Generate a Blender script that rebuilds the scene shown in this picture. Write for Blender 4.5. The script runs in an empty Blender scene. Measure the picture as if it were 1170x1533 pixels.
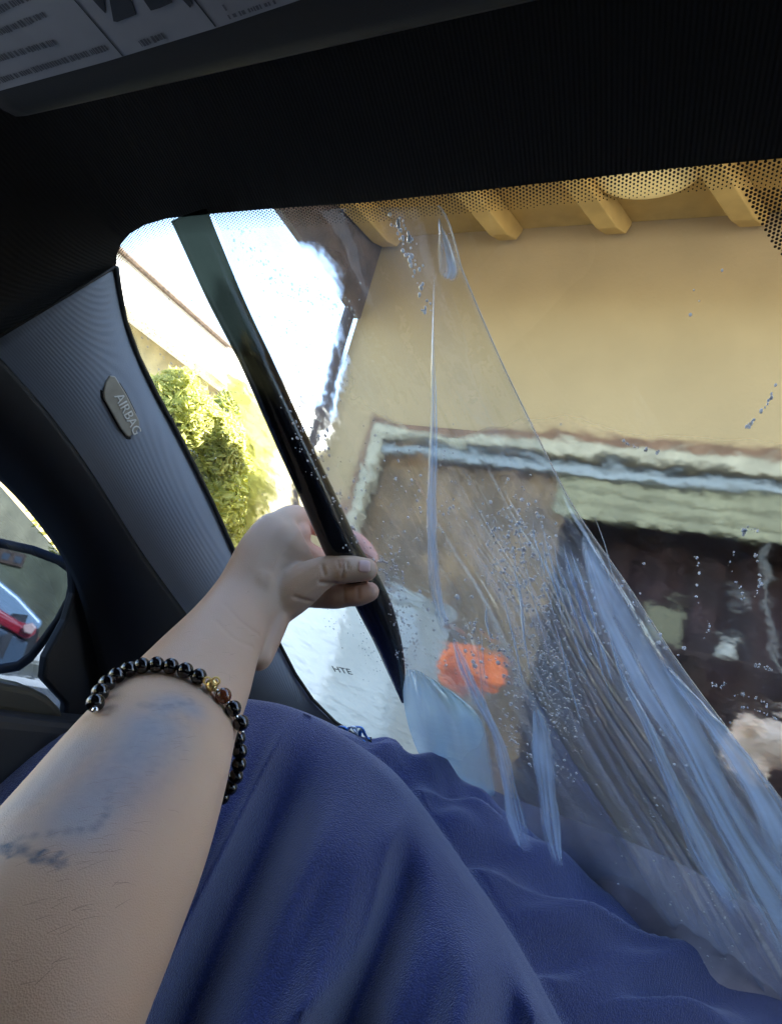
import bpy, bmesh, random, math
import numpy as np
from math import radians, sin, cos, tan, pi, sqrt, atan2
from mathutils import Vector, Matrix, noise
random.seed(7)
sc = bpy.context.scene
COL = sc.collection
# ------------------------------------------------------------------ camera
PW, PH, FP = 1170, 1533, 900.0
PITCH, ROLL = radians(12.5), radians(15)
CAM = Vector((0, 0, 1.25))
fwd = Vector((0, cos(PITCH), sin(PITCH))); rt0 = Vector((1, 0, 0)); up0 = rt0.cross(fwd)
rt = rt0*cos(ROLL) + up0*sin(ROLL); up = -rt0*sin(ROLL) + up0*cos(ROLL)
cam_d = bpy.data.cameras.new('camera'); cam = bpy.data.objects.new('camera', cam_d); COL.objects.link(cam)
M = Matrix((rt, up, -fwd)).transposed().to_4x4(); M.translation = CAM
cam.matrix_world = M
cam_d.sensor_fit = 'VERTICAL'; cam_d.sensor_height = 24.0
cam_d.lens = 24.0*FP/PH
cam_d.clip_start = 0.01; cam_d.clip_end = 500
sc.camera = cam
# ------------------------------------------------------------------ world, sun, exposure
SUN_AZ, SUN_EL = radians(58), radians(35)      # azimuth from +Y towards +X
w = bpy.data.worlds.new("World"); sc.world = w; w.use_nodes = True
nt = w.node_tree; nt.nodes.clear()
wo = nt.nodes.new('ShaderNodeOutputWorld'); bg = nt.nodes.new('ShaderNodeBackground')
sky = nt.nodes.new('ShaderNodeTexSky'); sky.sky_type = 'NISHITA'; sky.sun_disc = False
sky.sun_elevation = SUN_EL; sky.sun_rotation = SUN_AZ; sky.dust_density = 1.0
bg.inputs[1].default_value = 0.13
nt.links.new(sky.outputs[0], bg.inputs[0]); nt.links.new(bg.outputs[0], wo.inputs[0])
sd = bpy.data.lights.new('sun', 'SUN'); sd.energy = 5; sd.angle = radians(0.5); sd.color = (1.0, .95, .86)
so = bpy.data.objects.new('sun', sd); COL.objects.link(so)
sdir = Vector((sin(SUN_AZ)*cos(SUN_EL), cos(SUN_AZ)*cos(SUN_EL), sin(SUN_EL)))
so.rotation_euler = sdir.to_track_quat('Z', 'Y').to_euler(); so.location = (0, 0, 20)
vs = sc.view_settings
vs.view_transform = 'Standard'; vs.look = 'None'; vs.gamma = 1; vs.use_curve_mapping = False
vs.exposure = 3.0
cy = sc.cycles
cy.max_bounces = 12; cy.diffuse_bounces = 4; cy.glossy_bounces = 5; cy.transmission_bounces = 10
cy.transparent_max_bounces = 40; cy.sample_clamp_indirect = 6; cy.caustics_refractive = True
cy.caustics_reflective = False; cy.use_denoising = True
# ------------------------------------------------------------------ directions of the car and measuring helpers
def ray(x, y): return fwd + rt*((x-PW/2)/FP) + up*((PH/2-y)/FP)
HG = .24
_a = ray(250, 325); _a = _a*(HG/_a.z); _b = ray(1150, 238); _b = _b*(HG/_b.z)
YAW = atan2(-(_b-_a).y, (_b-_a).x)
FW = Vector((sin(YAW), cos(YAW), 0)); RI = Vector((cos(YAW), -sin(YAW), 0)); UP = Vector((0, 0, 1))
SL = radians(33); GN = FW*sin(SL) + UP*cos(SL); GK = GN.dot(_a)     # windscreen plane
def C(r, f, z): return CAM + RI*r + FW*f + UP*z                     # car coordinates, metres from the driver's eye
def D(x, y, d): return CAM + ray(x, y)*d
def gdepth(x, y): v = ray(x, y); return GK/GN.dot(v)
def G(x, y, off=0.): v = ray(x, y); return CAM + v*((GK-off)/GN.dot(v))
def SR(x, y, r): v = ray(x, y); return CAM + v*(r/v.dot(RI))
def ZP(x, y, z): v = ray(x, y); return CAM + v*(z/v.z)
WALLF = 3.5
def W(x, y, proud=0.): v = ray(x, y); return CAM + v*((WALLF-proud)/v.dot(FW))
def KFp(x, y, f): v = ray(x, y); return CAM + v*(f/v.dot(FW))
def car(p): q = p-CAM; return (q.dot(RI), q.dot(FW), q.z)
# ------------------------------------------------------------------ object helpers
def tag(o, label=None, cat=None, group=None, kind=None):
    if label: o['label'] = label
    if cat: o['category'] = cat
    if group: o['group'] = group
    if kind: o['kind'] = kind
    return o
def empty(name, loc, label, cat, group=None):
    o = bpy.data.objects.new(name, None); COL.objects.link(o); o.location = loc
    o.empty_display_size = .05
    return tag(o, label, cat, group)
bpy_update = []
def link(name, me, mat=None, parent=None, smooth=False):
    o = bpy.data.objects.new(name, me); COL.objects.link(o)
    if mat is not None:
        me.materials.clear(); me.materials.append(mat)
    if parent is not None:
        o.parent = parent
        base = parent.location.copy()
        if parent.parent is not None: base = base + parent.parent.location
        o.location = -base if parent.type == 'EMPTY' else Vector((0, 0, 0))
    if smooth:
        for p in me.polygons: p.use_smooth = True
    return o
def mk(name, vs_, fs, mat=None, parent=None, smooth=False):
    me = bpy.data.meshes.new(name); me.from_pydata([tuple(v) for v in vs_], [], fs); me.update()
    return link(name, me, mat, parent, smooth)
class MB:
    def __init__(s): s.v = []; s.f = []
    def add(s, vs_, fs):
        n = len(s.v); s.v += [Vector(v) for v in vs_]; s.f += [tuple(i+n for i in f) for f in fs]; return s
    def box(s, c, ax, ay, az):       # centre, half axes
        c = Vector(c); v = [c+ax*i+ay*j+az*k for i in (-1, 1) for j in (-1, 1) for k in (-1, 1)]
        return s.add(v, [(0,1,3,2),(4,6,7,5),(0,4,5,1),(2,3,7,6),(0,2,6,4),(1,5,7,3)])
    def cbox(s, r0, r1, f0, f1, z0, z1):
        return s.box(C((r0+r1)/2, (f0+f1)/2, (z0+z1)/2), RI*((r1-r0)/2), FW*((f1-f0)/2), UP*((z1-z0)/2))
    def grid(s, rows, closed=False):
        n = len(rows[0]); b = len(s.v)
        for r in rows: s.v += [Vector(p) for p in r]
        for i in range(len(rows)-1):
            for j in range(n if closed else n-1):
                k = (j+1) % n
                s.f.append((b+i*n+j, b+i*n+k, b+(i+1)*n+k, b+(i+1)*n+j))
        return s
    def tube(s, pts, rad, n=12, flat=1.0, flatdir=None, caps=True):
        pts = [Vector(p) for p in pts]
        if not hasattr(rad, '__len__'): rad = [rad]*len(pts)
        b = len(s.v); prev = None
        for i, p in enumerate(pts):
            t = (pts[min(i+1, len(pts)-1)]-pts[max(i-1, 0)]).normalized()
            a = flatdir if flatdir is not None else (prev if prev is not None else (Vector((0,0,1)) if abs(t.z) < .9 else Vector((1,0,0))))
            a = (a - t*a.dot(t)).normalized(); c = t.cross(a); prev = a
            for k in range(n):
                th = 2*pi*k/n
                s.v.append(p + a*(cos(th)*rad[i]*flat) + c*(sin(th)*rad[i]))
        for i in range(len(pts)-1):
            for k in range(n):
                l = (k+1) % n
                s.f.append((b+i*n+k, b+i*n+l, b+(i+1)*n+l, b+(i+1)*n+k))
        if caps:
            s.f.append(tuple(b+k for k in range(n))[::-1]); e = b+(len(pts)-1)*n
            s.f.append(tuple(e+k for k in range(n)))
        return s
    def sphere(s, c, r, nu=8, nv=6, ax=None):
        c = Vector(c); ax = ax or (Vector((1,0,0)), Vector((0,1,0)), Vector((0,0,1)))
        b = len(s.v); s.v.append(c+ax[2]*r)
        for i in range(1, nv):
            for j in range(nu):
                ph = pi*i/nv; th = 2*pi*j/nu
                s.v.append(c+(ax[0]*cos(th)+ax[1]*sin(th))*(sin(ph)*r)+ax[2]*(cos(ph)*r))
        s.v.append(c-ax[2]*r); e = len(s.v)-1
        for j in range(nu): s.f.append((b, b+1+j, b+1+(j+1) % nu))
        for i in range(nv-2):
            for j in range(nu):
                k = (j+1) % nu; o = b+1+i*nu
                s.f.append((o+j, o+nu+j, o+nu+k, o+k))
        o = b+1+(nv-2)*nu
        for j in range(nu): s.f.append((o+j, e, o+(j+1) % nu))
        return s
    def prism(s, pts, d):            # outline swept by vector d
        pts = [Vector(p) for p in pts]; n = len(pts); b = len(s.v)
        s.v += pts + [p+d for p in pts]
        s.f.append(tuple(b+i for i in range(n))); s.f.append(tuple(b+n+i for i in range(n))[::-1])
        for i in range(n): j = (i+1) % n; s.f.append((b+i, b+j, b+n+j, b+n+i))
        return s
    def build(s, name, mat=None, parent=None, smooth=False, bevel=0, seg=2):
        o = mk(name, s.v, s.f, mat, parent, smooth)
        bm = bmesh.new(); bm.from_mesh(o.data); bmesh.ops.recalc_face_normals(bm, faces=bm.faces)
        bm.to_mesh(o.data); bm.free()
        if bevel:
            m = o.modifiers.new('b', 'BEVEL'); m.width = bevel; m.segments = seg; m.limit_method = 'ANGLE'; m.angle_limit = radians(35)
        return o
def interp(pts, t):      # polyline of tuples by fraction (index based), Catmull-Rom
    n = len(pts)-1; x = min(max(t, 0), 1)*n; i = min(int(x), n-1); f = x-i
    p = [np.array(pts[min(max(i+k, 0), n)], float) for k in (-1, 0, 1, 2)]
    return .5*((2*p[1])+(-p[0]+p[2])*f+(2*p[0]-5*p[1]+4*p[2]-p[3])*f*f+(-p[0]+3*p[1]-3*p[2]+p[3])*f**3)
def sm(a, b, x):
    t = min(max((x-a)/(b-a), 0), 1); return t*t*(3-2*t)
# ------------------------------------------------------------------ materials
def mat(name, col, rough=.6, metal=0., noise_s=None, noise_a=.15, bump=0., bump_s=200, spec=.5, coat=0, sheen=0, sss=0, bump_d=.001, col2=None, detail=6):
    m = bpy.data.materials.new(name); m.use_nodes = True; t = m.node_tree
    b = t.nodes['Principled BSDF']
    b.inputs['Roughness'].default_value = rough; b.inputs['Metallic'].default_value = metal
    b.inputs['Specular IOR Level'].default_value = spec
    b.inputs['Coat Weight'].default_value = coat; b.inputs['Sheen Weight'].default_value = sheen
    b.inputs['Sheen Roughness'].default_value = .4
    if sss:
        b.inputs['Subsurface Weight'].default_value = sss; b.inputs['Subsurface Radius'].default_value = (.008, .003, .0015); b.inputs['Subsurface Scale'].default_value = 1
    b.inputs['Base Color'].default_value = (*col, 1)
    tc = t.nodes.new('ShaderNodeTexCoord')
    if noise_s:
        n = t.nodes.new('ShaderNodeTexNoise'); n.inputs['Scale'].default_value = noise_s; n.inputs['Detail'].default_value = detail
        r = t.nodes.new('ShaderNodeMix'); r.data_type = 'RGBA'
        c2 = col2 or tuple(c*(1-noise_a*2) for c in col); c1 = col if col2 else tuple(min(1, c*(1+noise_a)) for c in col)
        mr = t.nodes.new('ShaderNodeMapRange'); mr.inputs[1].default_value = .33; mr.inputs[2].default_value = .67
        r.inputs[6].default_value = (*c2, 1); r.inputs[7].default_value = (*c1, 1)
        t.links.new(tc.outputs['Object'], n.inputs['Vector']); t.links.new(n.outputs[0], mr.inputs[0]); t.links.new(mr.outputs[0], r.inputs[0])
        t.links.new(r.outputs[2], b.inputs['Base Color'])
    if bump:
        n2 = t.nodes.new('ShaderNodeTexNoise'); n2.inputs['Scale'].default_value = bump_s; n2.inputs['Detail'].default_value = 4
        bp = t.nodes.new('ShaderNodeBump'); bp.inputs['Strength'].default_value = bump; bp.inputs['Distance'].default_value = bump_d
        t.links.new(tc.outputs['Object'], n2.inputs['Vector']); t.links.new(n2.outputs[0], bp.inputs['Height']); t.links.new(bp.outputs[0], b.inputs['Normal'])
    return m
def weave(m, direction, scale, strength=.5, dist=.0006):
    """fine ribbed cloth relief along a direction"""
    t = m.node_tree; b = t.nodes['Principled BSDF']
    g = t.nodes.new('ShaderNodeNewGeometry'); vm = t.nodes.new('ShaderNodeVectorMath'); vm.operation = 'DOT_PRODUCT'
    vm.inputs[1].default_value = tuple(direction); ms = t.nodes.new('ShaderNodeMath'); ms.operation = 'MULTIPLY'; ms.inputs[1].default_value = scale
    sn = t.nodes.new('ShaderNodeMath'); sn.operation = 'SINE'
    nz = t.nodes.new('ShaderNodeTexNoise'); nz.inputs['Scale'].default_value = 900
    ad = t.nodes.new('ShaderNodeMath'); ad.operation = 'ADD'
    bp = t.nodes.new('ShaderNodeBump'); bp.inputs['Strength'].default_value = strength; bp.inputs['Distance'].default_value = dist
    t.links.new(g.outputs['Position'], vm.inputs[0]); t.links.new(vm.outputs['Value'], ms.inputs[0]); t.links.new(ms.outputs[0], sn.inputs[0])
    t.links.new(g.outputs['Position'], nz.inputs['Vector']); t.links.new(sn.outputs[0], ad.inputs[0]); t.links.new(nz.outputs[0], ad.inputs[1])
    t.links.new(ad.outputs[0], bp.inputs['Height']); t.links.new(bp.outputs[0], b.inputs['Normal'])
    return m
def thin(name, tint, gloss=.5, rough=.02, haze=0., hazecol=(.7,.8,.9), bump=0., bump_s=60, fres=1.45, bump_d=.002, soft=False, glsoft=True):
    """thin clear sheet: mostly transparent, mirror reflection by Fresnel, a little milky haze"""
    m = bpy.data.materials.new(name); m.use_nodes = True; t = m.node_tree; t.nodes.clear()
    o = t.nodes.new('ShaderNodeOutputMaterial'); tr = t.nodes.new('ShaderNodeBsdfTransparent'); tr.inputs[0].default_value = (*tint, 1)
    gl = t.nodes.new('ShaderNodeBsdfGlossy'); gl.inputs['Roughness'].default_value = rough; gl.inputs['Color'].default_value = (1, 1, 1, 1)
    fr = t.nodes.new('ShaderNodeLayerWeight'); fr.inputs[0].default_value = .5
    pw = t.nodes.new('ShaderNodeMath'); pw.operation = 'POWER'; pw.inputs[1].default_value = 4.0
    mu = t.nodes.new('ShaderNodeMath'); mu.operation = 'MULTIPLY_ADD'; mu.inputs[1].default_value = gloss*.7; mu.inputs[2].default_value = .05*gloss; mu.use_clamp = True
    mx = t.nodes.new('ShaderNodeMixShader'); t.links.new(fr.outputs['Facing'], pw.inputs[0]); t.links.new(pw.outputs[0], mu.inputs[0]); t.links.new(mu.outputs[0], mx.inputs[0])
    base = tr
    if haze:
        df = t.nodes.new('ShaderNodeBsdfDiffuse'); df.inputs[0].default_value = (*hazecol, 1)
        tl = t.nodes.new('ShaderNodeBsdfTranslucent'); tl.inputs[0].default_value = (*hazecol, 1)
        ms = t.nodes.new('ShaderNodeMixShader'); ms.inputs[0].default_value = .5
        t.links.new(df.outputs[0], ms.inputs[1]); t.links.new(tl.outputs[0], ms.inputs[2])
        mh = t.nodes.new('ShaderNodeMixShader'); mh.inputs[0].default_value = haze; mh.name = 'haze'
        if soft:
            sa_ = t.nodes.new('ShaderNodeAttribute'); sa_.attribute_name = 'soft'; hm = t.nodes.new('ShaderNodeMath'); hm.operation = 'MULTIPLY'; hm.inputs[1].default_value = haze
            t.links.new(sa_.outputs['Fac'], hm.inputs[0]); t.links.new(hm.outputs[0], mh.inputs[0])
            gm = t.nodes.new('ShaderNodeMath'); gm.operation = 'MULTIPLY'; t.links.new(mu.outputs[0], gm.inputs[0]); t.links.new(sa_.outputs['Fac'], gm.inputs[1]); 
            if glsoft: t.links.new(gm.outputs[0], mx.inputs[0])
        t.links.new(tr.outputs[0], mh.inputs[1]); t.links.new(ms.outputs[0], mh.inputs[2]); base = mh
    t.links.new(base.outputs[0], mx.inputs[1]); t.links.new(gl.outputs[0], mx.inputs[2])
    if bump:
        tc = t.nodes.new('ShaderNodeTexCoord'); n = t.nodes.new('ShaderNodeTexNoise'); n.inputs['Scale'].default_value = bump_s; n.inputs['Detail'].default_value = 3
        bp = t.nodes.new('ShaderNodeBump'); bp.inputs['Strength'].default_value = bump; bp.inputs['Distance'].default_value = bump_d
        t.links.new(tc.outputs['Object'], n.inputs['Vector'])
        t.links.new(n.outputs[0], bp.inputs['Height']); t.links.new(bp.outputs[0], gl.inputs['Normal']); t.links.new(bp.outputs[0], fr.inputs['Normal'])
    t.links.new(mx.outputs[0], o.inputs[0])
    return m
m_head = weave(mat('headliner_cloth', (.018, .0155, .013), .9), RI, 2*pi/.0022, .35)
m_pillar = weave(mat('pillar_cloth', (.25, .28, .33), .85, sheen=.2), RI, 2*pi/.0018, .15)
m_black = mat('black_plastic', (.004, .004, .005), .55, bump=.2, bump_s=600, bump_d=.0003)
m_rubber = mat('rubber_seal', (.006, .006, .006), .6)
m_dash = mat('dash_plastic', (.02, .02, .022), .6, bump=.3, bump_s=500, bump_d=.0003)
m_panel = mat('door_trim', (.06, .055, .04), .3, bump=.2, bump_s=400, bump_d=.0002)
m_visor = mat('visor_vinyl', (.02, .02, .018), .65, bump=.3, bump_s=500, bump_d=.0003)
m_label = mat('visor_label', (.34, .36, .39), .5, noise_s=30, noise_a=.06)
m_ink = mat('label_ink', (.02, .025, .035), .6)
m_inkg = mat('label_print', (.12, .13, .15), .6)
m_tag = mat('airbag_tag', (.33, .30, .24), .45, noise_s=80, noise_a=.08)
m_tagl = mat('tag_letters', (.72, .70, .64), .35)
m_hood = mat('car_paint', (.30, .33, .36), .28, metal=.3, coat=.6, noise_s=3, noise_a=.05)
m_mirror = mat('mirror_glass', (.55, .57, .58), .02, metal=1)
m_frit = mat('frit_enamel', (.004, .004, .005), .5)
m_skin = None
m_nail = mat('nail', (.66, .42, .36), .3, spec=.5)
m_blanket = mat('fleece', (.042, .056, .195), .95, noise_s=420, noise_a=.15, sheen=.6, bump=1, bump_s=850, bump_d=.0024)
m_bead = mat('black_bead', (.004, .003, .004), .08, coat=.6)
m_amber = mat('amber_bead', (.12, .03, .01), .12, coat=.5)
m_gold = mat('gold_charm', (.85, .62, .25), .28, metal=1)
m_silver = mat('silver_spacer', (.75, .75, .75), .2, metal=1)
m_stucco = mat('ochre_stucco', (.40, .295, .16), .9, noise_s=1.6, noise_a=.05, bump=.5, bump_s=40, bump_d=.004)
m_eave = mat('eave_paint', (.50, .33, .11), .8, noise_s=5, noise_a=.08)
m_trimb = mat('brown_trim', (.20, .11, .06), .7, noise_s=8, noise_a=.15, bump=.3, bump_s=60)
m_cream = mat('cream_trim', (.42, .39, .28), .7, noise_s=9, noise_a=.15, bump=.3, bump_s=60)
m_rail = mat('aluminium_rail', (.26, .29, .29), .5, metal=.2)
m_roller = mat('cream_sash', (.24, .23, .14), .7, noise_s=5, noise_a=.12)
m_carton = mat('carton', (.12, .11, .065), .8)
m_dkbrown = mat('dark_brown_paint', (.10, .07, .06), .6, noise_s=8, noise_a=.2)
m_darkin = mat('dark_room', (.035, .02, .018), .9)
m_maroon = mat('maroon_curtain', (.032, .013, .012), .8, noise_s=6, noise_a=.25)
m_wood = mat('brown_door', (.20, .12, .05), .6, noise_s=3, noise_a=.3, bump=.2, bump_s=30)
m_cable = mat('cable', (.2, .2, .19), .5)
m_knob = mat('white_jar', (.35, .34, .30), .4)
m_orange = mat('orange_cloth', (.9, .17, .015), .7, noise_s=20, noise_a=.12)
m_sunpatch = mat('sun_patch_cream', (.95, .74, .34), .5)  # colour of the reflected sun patch under the eave
m_white = mat('white_fascia', (.88, .87, .84), .6, noise_s=2, noise_a=.04)
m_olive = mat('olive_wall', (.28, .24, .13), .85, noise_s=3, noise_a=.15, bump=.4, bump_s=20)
m_tile = mat('roof_tile', (.30, .17, .11), .8, noise_s=6, noise_a=.2)
m_conc = mat('concrete', (.48, .46, .42), .9, noise_s=1.2, noise_a=.12, bump=.4, bump_s=30, bump_d=.005)
m_leafA = mat('leaf', (.33, .36, .08), .5, noise_s=2.5, noise_a=.3)
m_leafB = mat('leaf_young', (.70, .68, .22), .5, noise_s=2.5, noise_a=.3)
for _m in (m_leafA, m_leafB):
    _t = _m.node_tree; _b = _t.nodes['Principled BSDF']; _tl = _t.nodes.new('ShaderNodeBsdfTranslucent'); _mx = _t.nodes.new('ShaderNodeMixShader')
    _tl.inputs[0].default_value = (.80, .80, .30, 1); _mx.inputs[0].default_value = .45
    _t.links.new(_b.outputs[0], _mx.inputs[1]); _t.links.new(_tl.outputs[0], _mx.inputs[2]); _t.links.new(_mx.outputs[0], _t.nodes['Material Output'].inputs[0])
m_bark = mat('bark', (.09, .06, .04), .9, noise_s=20, noise_a=.3)
m_box = mat('grey_cabinet', (.5, .52, .50), .45, noise_s=3, noise_a=.1)
m_red = mat('red_paint', (.24, .01, .018), .25, coat=.6)
m_carglass = mat('dark_car_glass', (.05, .07, .09), .05, coat=.5)
m_tyre = mat('tyre', (.02, .02, .02), .8)
m_tail = mat('tail_lamp', (.7, .12, .08), .2, coat=.5)
m_bluec = mat('blue_ribbon', (.08, .25, .65), .4)
m_whitec = mat('white_ribbon', (.65, .75, .85), .4)
m_glass = None
def wet_glass():
    m = bpy.data.materials.new('wet_windscreen'); m.use_nodes = True; t = m.node_tree; t.nodes.clear()
    L = t.links.new; N = t.nodes.new
    o = N('ShaderNodeOutputMaterial'); tr = N('ShaderNodeBsdfTransparent'); tr.inputs[0].default_value = (.93, .96, .93, 1)
    rf = N('ShaderNodeBsdfRefraction'); rf.inputs['IOR'].default_value = 1.018; rf.inputs['Roughness'].default_value = 0.42; rf.inputs['Color'].default_value = (.95, .97, .95, 1)
    gl = N('ShaderNodeBsdfGlossy'); gl.inputs['Roughness'].default_value = .01
    tc = N('ShaderNodeTexCoord')
    mp = N('ShaderNodeMapping'); mp.inputs['Scale'].default_value = (1, 1, 1)
    n1 = N('ShaderNodeTexNoise'); n1.inputs['Scale'].default_value = 34; n1.inputs['Detail'].default_value = 2.6; n1.inputs['Roughness'].default_value = .45
    bp = N('ShaderNodeBump'); bp.inputs['Strength'].default_value = 1; bp.inputs['Distance'].default_value = .011
    L(tc.outputs['Object'], n1.inputs['Vector']); L(n1.outputs[0], bp.inputs['Height']); L(bp.outputs[0], rf.inputs['Normal'])
    at = N('ShaderNodeAttribute'); at.attribute_name = 'wet'
    n2 = N('ShaderNodeTexNoise'); n2.inputs['Scale'].default_value = 9; n2.inputs['Detail'].default_value = 6
    L(tc.outputs['Object'], n2.inputs['Vector'])
    ad = N('ShaderNodeMath'); ad.operation = 'ADD'; L(at.outputs['Fac'], ad.inputs[0]); L(n2.outputs[0], ad.inputs[1])
    mr = N('ShaderNodeMapRange'); mr.inputs[1].default_value = .92; mr.inputs[2].default_value = 1.0; L(ad.outputs[0], mr.inputs[0])
    mx = N('ShaderNodeMixShader'); L(mr.outputs[0], mx.inputs[0]); L(tr.outputs[0], mx.inputs[1]); L(rf.outputs[0], mx.inputs[2])
    fr = N('ShaderNodeLayerWeight'); fr.inputs[0].default_value = .5
    pw = N('ShaderNodeMath'); pw.operation = 'POWER'; pw.inputs[1].default_value = 4.5; L(fr.outputs['Facing'], pw.inputs[0])
    mu = N('ShaderNodeMath'); mu.operation = 'MULTIPLY_ADD'; mu.inputs[1].default_value = .6; mu.inputs[2].default_value = .03; L(pw.outputs[0], mu.inputs[0])
    m2 = N('ShaderNodeMixShader'); L(mu.outputs[0], m2.inputs[0]); L(mx.outputs[0], m2.inputs[1]); L(gl.outputs[0], m2.inputs[2])
    L(m2.outputs[0], o.inputs[0]); return m
m_glass = wet_glass()
m_side = thin('tinted_side_glass', (.36, .42, .52), .8)
m_side2 = thin('cabin_dimming_side_glass', (.20, .22, .25), .8)
m_liner = thin('clear_liner', (.90, .94, .97), 1.3, .03, haze=.30, hazecol=(.74, .76, .80), bump=.5, bump_s=50, soft=True, glsoft=False)
m_fold = thin('creased_liner_sky', (1, 1, 1), 1.6, .10, haze=.78, hazecol=(.60, .78, 1.0), bump=.5, bump_s=60, soft=True)  # blue sky reflected in the creases, painted as haze colour
m_edge = thin('liner_edge', (.85, .85, .85), 1.2, .1, haze=.5, hazecol=(.75, .7, .62))
m_foldm = thin('sky_pale_liner', (1, 1, 1), 1.6, .12, haze=.85, hazecol=(.58, .86, 1.0), bump=.4, bump_s=30, soft=True)  # pale sky reflection on the low sail, painted as milky haze
m_drop = thin('water_drop', (.9, .93, .95), 2.2, .03, haze=.10, hazecol=(.8, .85, .9), fres=1.6)
m_dropw = thin('lit_water_drop', (.9, .92, .94), 3.0, .05, haze=.72, hazecol=(.97, .98, 1.0))  # bright sky glints in the drops, painted as white haze
# tint film: opaque where it is wound in many layers, green and see-through where it is a single layer
m_film = bpy.data.materials.new('tint_film'); m_film.use_nodes = True
t = m_film.node_tree; b = t.nodes['Principled BSDF']; b.inputs['Base Color'].default_value = (.004, .004, .006, 1); b.inputs['Roughness'].default_value = .16; b.inputs['Specular IOR Level'].default_value = .45
tr = t.nodes.new('ShaderNodeBsdfTransparent'); tr.inputs[0].default_value = (.21, .215, .17, 1); mx = t.nodes.new('ShaderNodeMixShader')
at = t.nodes.new('ShaderNodeAttribute'); at.attribute_name = 'layers'
t.links.new(at.outputs['Fac'], mx.inputs[0]); t.links.new(tr.outputs[0], mx.inputs[1]); t.links.new(b.outputs[0], mx.inputs[2])
t.links.new(mx.outputs[0], t.nodes['Material Output'].inputs[0])
nz = t.nodes.new('ShaderNodeTexNoise'); nz.inputs['Scale'].default_value = 120; bp = t.nodes.new('ShaderNodeBump'); bp.inputs['Strength'].default_value = .3; bp.inputs['Distance'].default_value = .001
tcx = t.nodes.new('ShaderNodeTexCoord'); t.links.new(tcx.outputs['Object'], nz.inputs['Vector']); t.links.new(nz.outputs[0], bp.inputs['Height']); t.links.new(bp.outputs[0], b.inputs['Normal'])
def attr(o, name, vals):
    a = o.data.attributes.new(name, 'FLOAT', 'POINT'); a.data.foreach_set('value', [float(x) for x in vals])
def textmesh(name, s, size, thick, origin, ex, ey, mat_, parent, align='LEFT', spacing=1.0):
    cu = bpy.data.curves.new(name, 'FONT'); cu.body = s; cu.size = size; cu.extrude = thick; cu.align_x = align; cu.space_character = spacing
    cu.resolution_u = 3
    ob = bpy.data.objects.new(name+'_c', cu); COL.objects.link(ob)
    bpy.context.view_layer.update()
    me = bpy.data.meshes.new_from_object(ob.evaluated_get(bpy.context.evaluated_depsgraph_get()))
    bpy.data.objects.remove(ob); bpy.data.curves.remove(cu)
    ex = ex.normalized(); ez = ex.cross(ey).normalized(); ey = ez.cross(ex)
    for v in me.vertices:
        p = v.co.copy(); v.co = origin + ex*p.x + ey*p.y + ez*p.z
    me.name = name
    return link(name, me, mat_, parent)
# ------------------------------------------------------------------ ground
GZ = -1.25
g = MB().add([(-120, -120, 0), (120, -120, 0), (120, 120, 0), (-120, 120, 0)], [(0, 1, 2, 3)]).build('ground', m_conc); tag(g, kind='structure')
# ------------------------------------------------------------------ house behind the windscreen
house = empty('house', C(0, WALLF, GZ), 'ochre stucco house with deep eaves and a wide window, seen through the wet windscreen', 'house')
cl = car(W(535, 478)); R0 = cl[0]                    # left corner of the wall
ztop = car(W(900, 335))[2]
oL = car(W(566, 640))[0]; oT = car(W(700, 662))[2]; oR = 4.6; oB = -1.0      # the opening
T = .25
wl = MB()
wl.cbox(R0, oL, WALLF, WALLF+T, GZ, ztop); wl.cbox(oL+.0005, oR, WALLF, WALLF+T, oT, ztop)
wl.cbox(oL+.0005, oR, WALLF, WALLF+T, GZ, oB); wl.cbox(oR+.0005, 7, WALLF, WALLF+T, GZ, ztop)
wl.cbox(R0, R0+T, WALLF+T+.001, WALLF+6, GZ, ztop)
wl.build('wall', m_stucco, house)
OV = 1.5                                             # the eave reaches this far towards the car
ES = tan(radians(12))
MB().prism([C(R0+.03, WALLF+6, ztop+.001), C(R0+.03, WALLF, ztop+.001), C(R0+.03, WALLF-OV, ztop-OV*ES), C(R0+.03, WALLF-OV, ztop-OV*ES+.06), C(R0+.03, WALLF, ztop+.06), C(R0+.03, WALLF+6, ztop+.06)], RI*(7-R0-.03)).build('soffit', m_eave, house)
MB().cbox(R0-.10, 7.1, WALLF-OV-.2, WALLF+6, ztop+.08, ztop+.14).build('roof', m_tile, house)
zb = cl[2]
MB().cbox(R0-.03, R0+.029, WALLF-OV, WALLF-.005, zb, ztop+.06).build('barge_board', m_dkbrown, house, bevel=.006)
MB().tube([C(R0-.05, WALLF-.06, z_) for z_ in (GZ, 0, ztop-.02)], .045, 12).build('downpipe', m_dkbrown, house, smooth=True)
for xx, yy in ((762, 374), (924, 366), (1128, 356), (585, 384), (1330, 335)):
    A_ = W(xx, yy, .004); B_ = KFp(xx-92, yy-84, WALLF-.85); dl = (B_-A_)/.85
    r_, _, za = car(A_); dr_ = dl.dot(RI); dr_ = max(-.6, min(.6, dr_))
    def RP(f, dz, sgn): return C(r_+dr_*(WALLF-f)+sgn*.065, f, ztop-(WALLF-f)*ES+dz)
    prof = [(WALLF-OV+.01, -.001), (WALLF-OV+.01, -.17), (WALLF-.20, -.17), (WALLF-.06, -.13), (WALLF-.003, -.03), (WALLF-.003, -.001)]
    MB().add([RP(f, dz, -1) for f, dz in prof]+[RP(f, dz, 1) for f, dz in prof], [tuple(range(6)), tuple(range(6, 12))[::-1]]+[(k, (k+1) % 6, 6+(k+1) % 6, 6+k) for k in range(6)]).build('rafter', m_eave, house, bevel=.008)
    print('rafter', dr_, dl.z)
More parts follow.
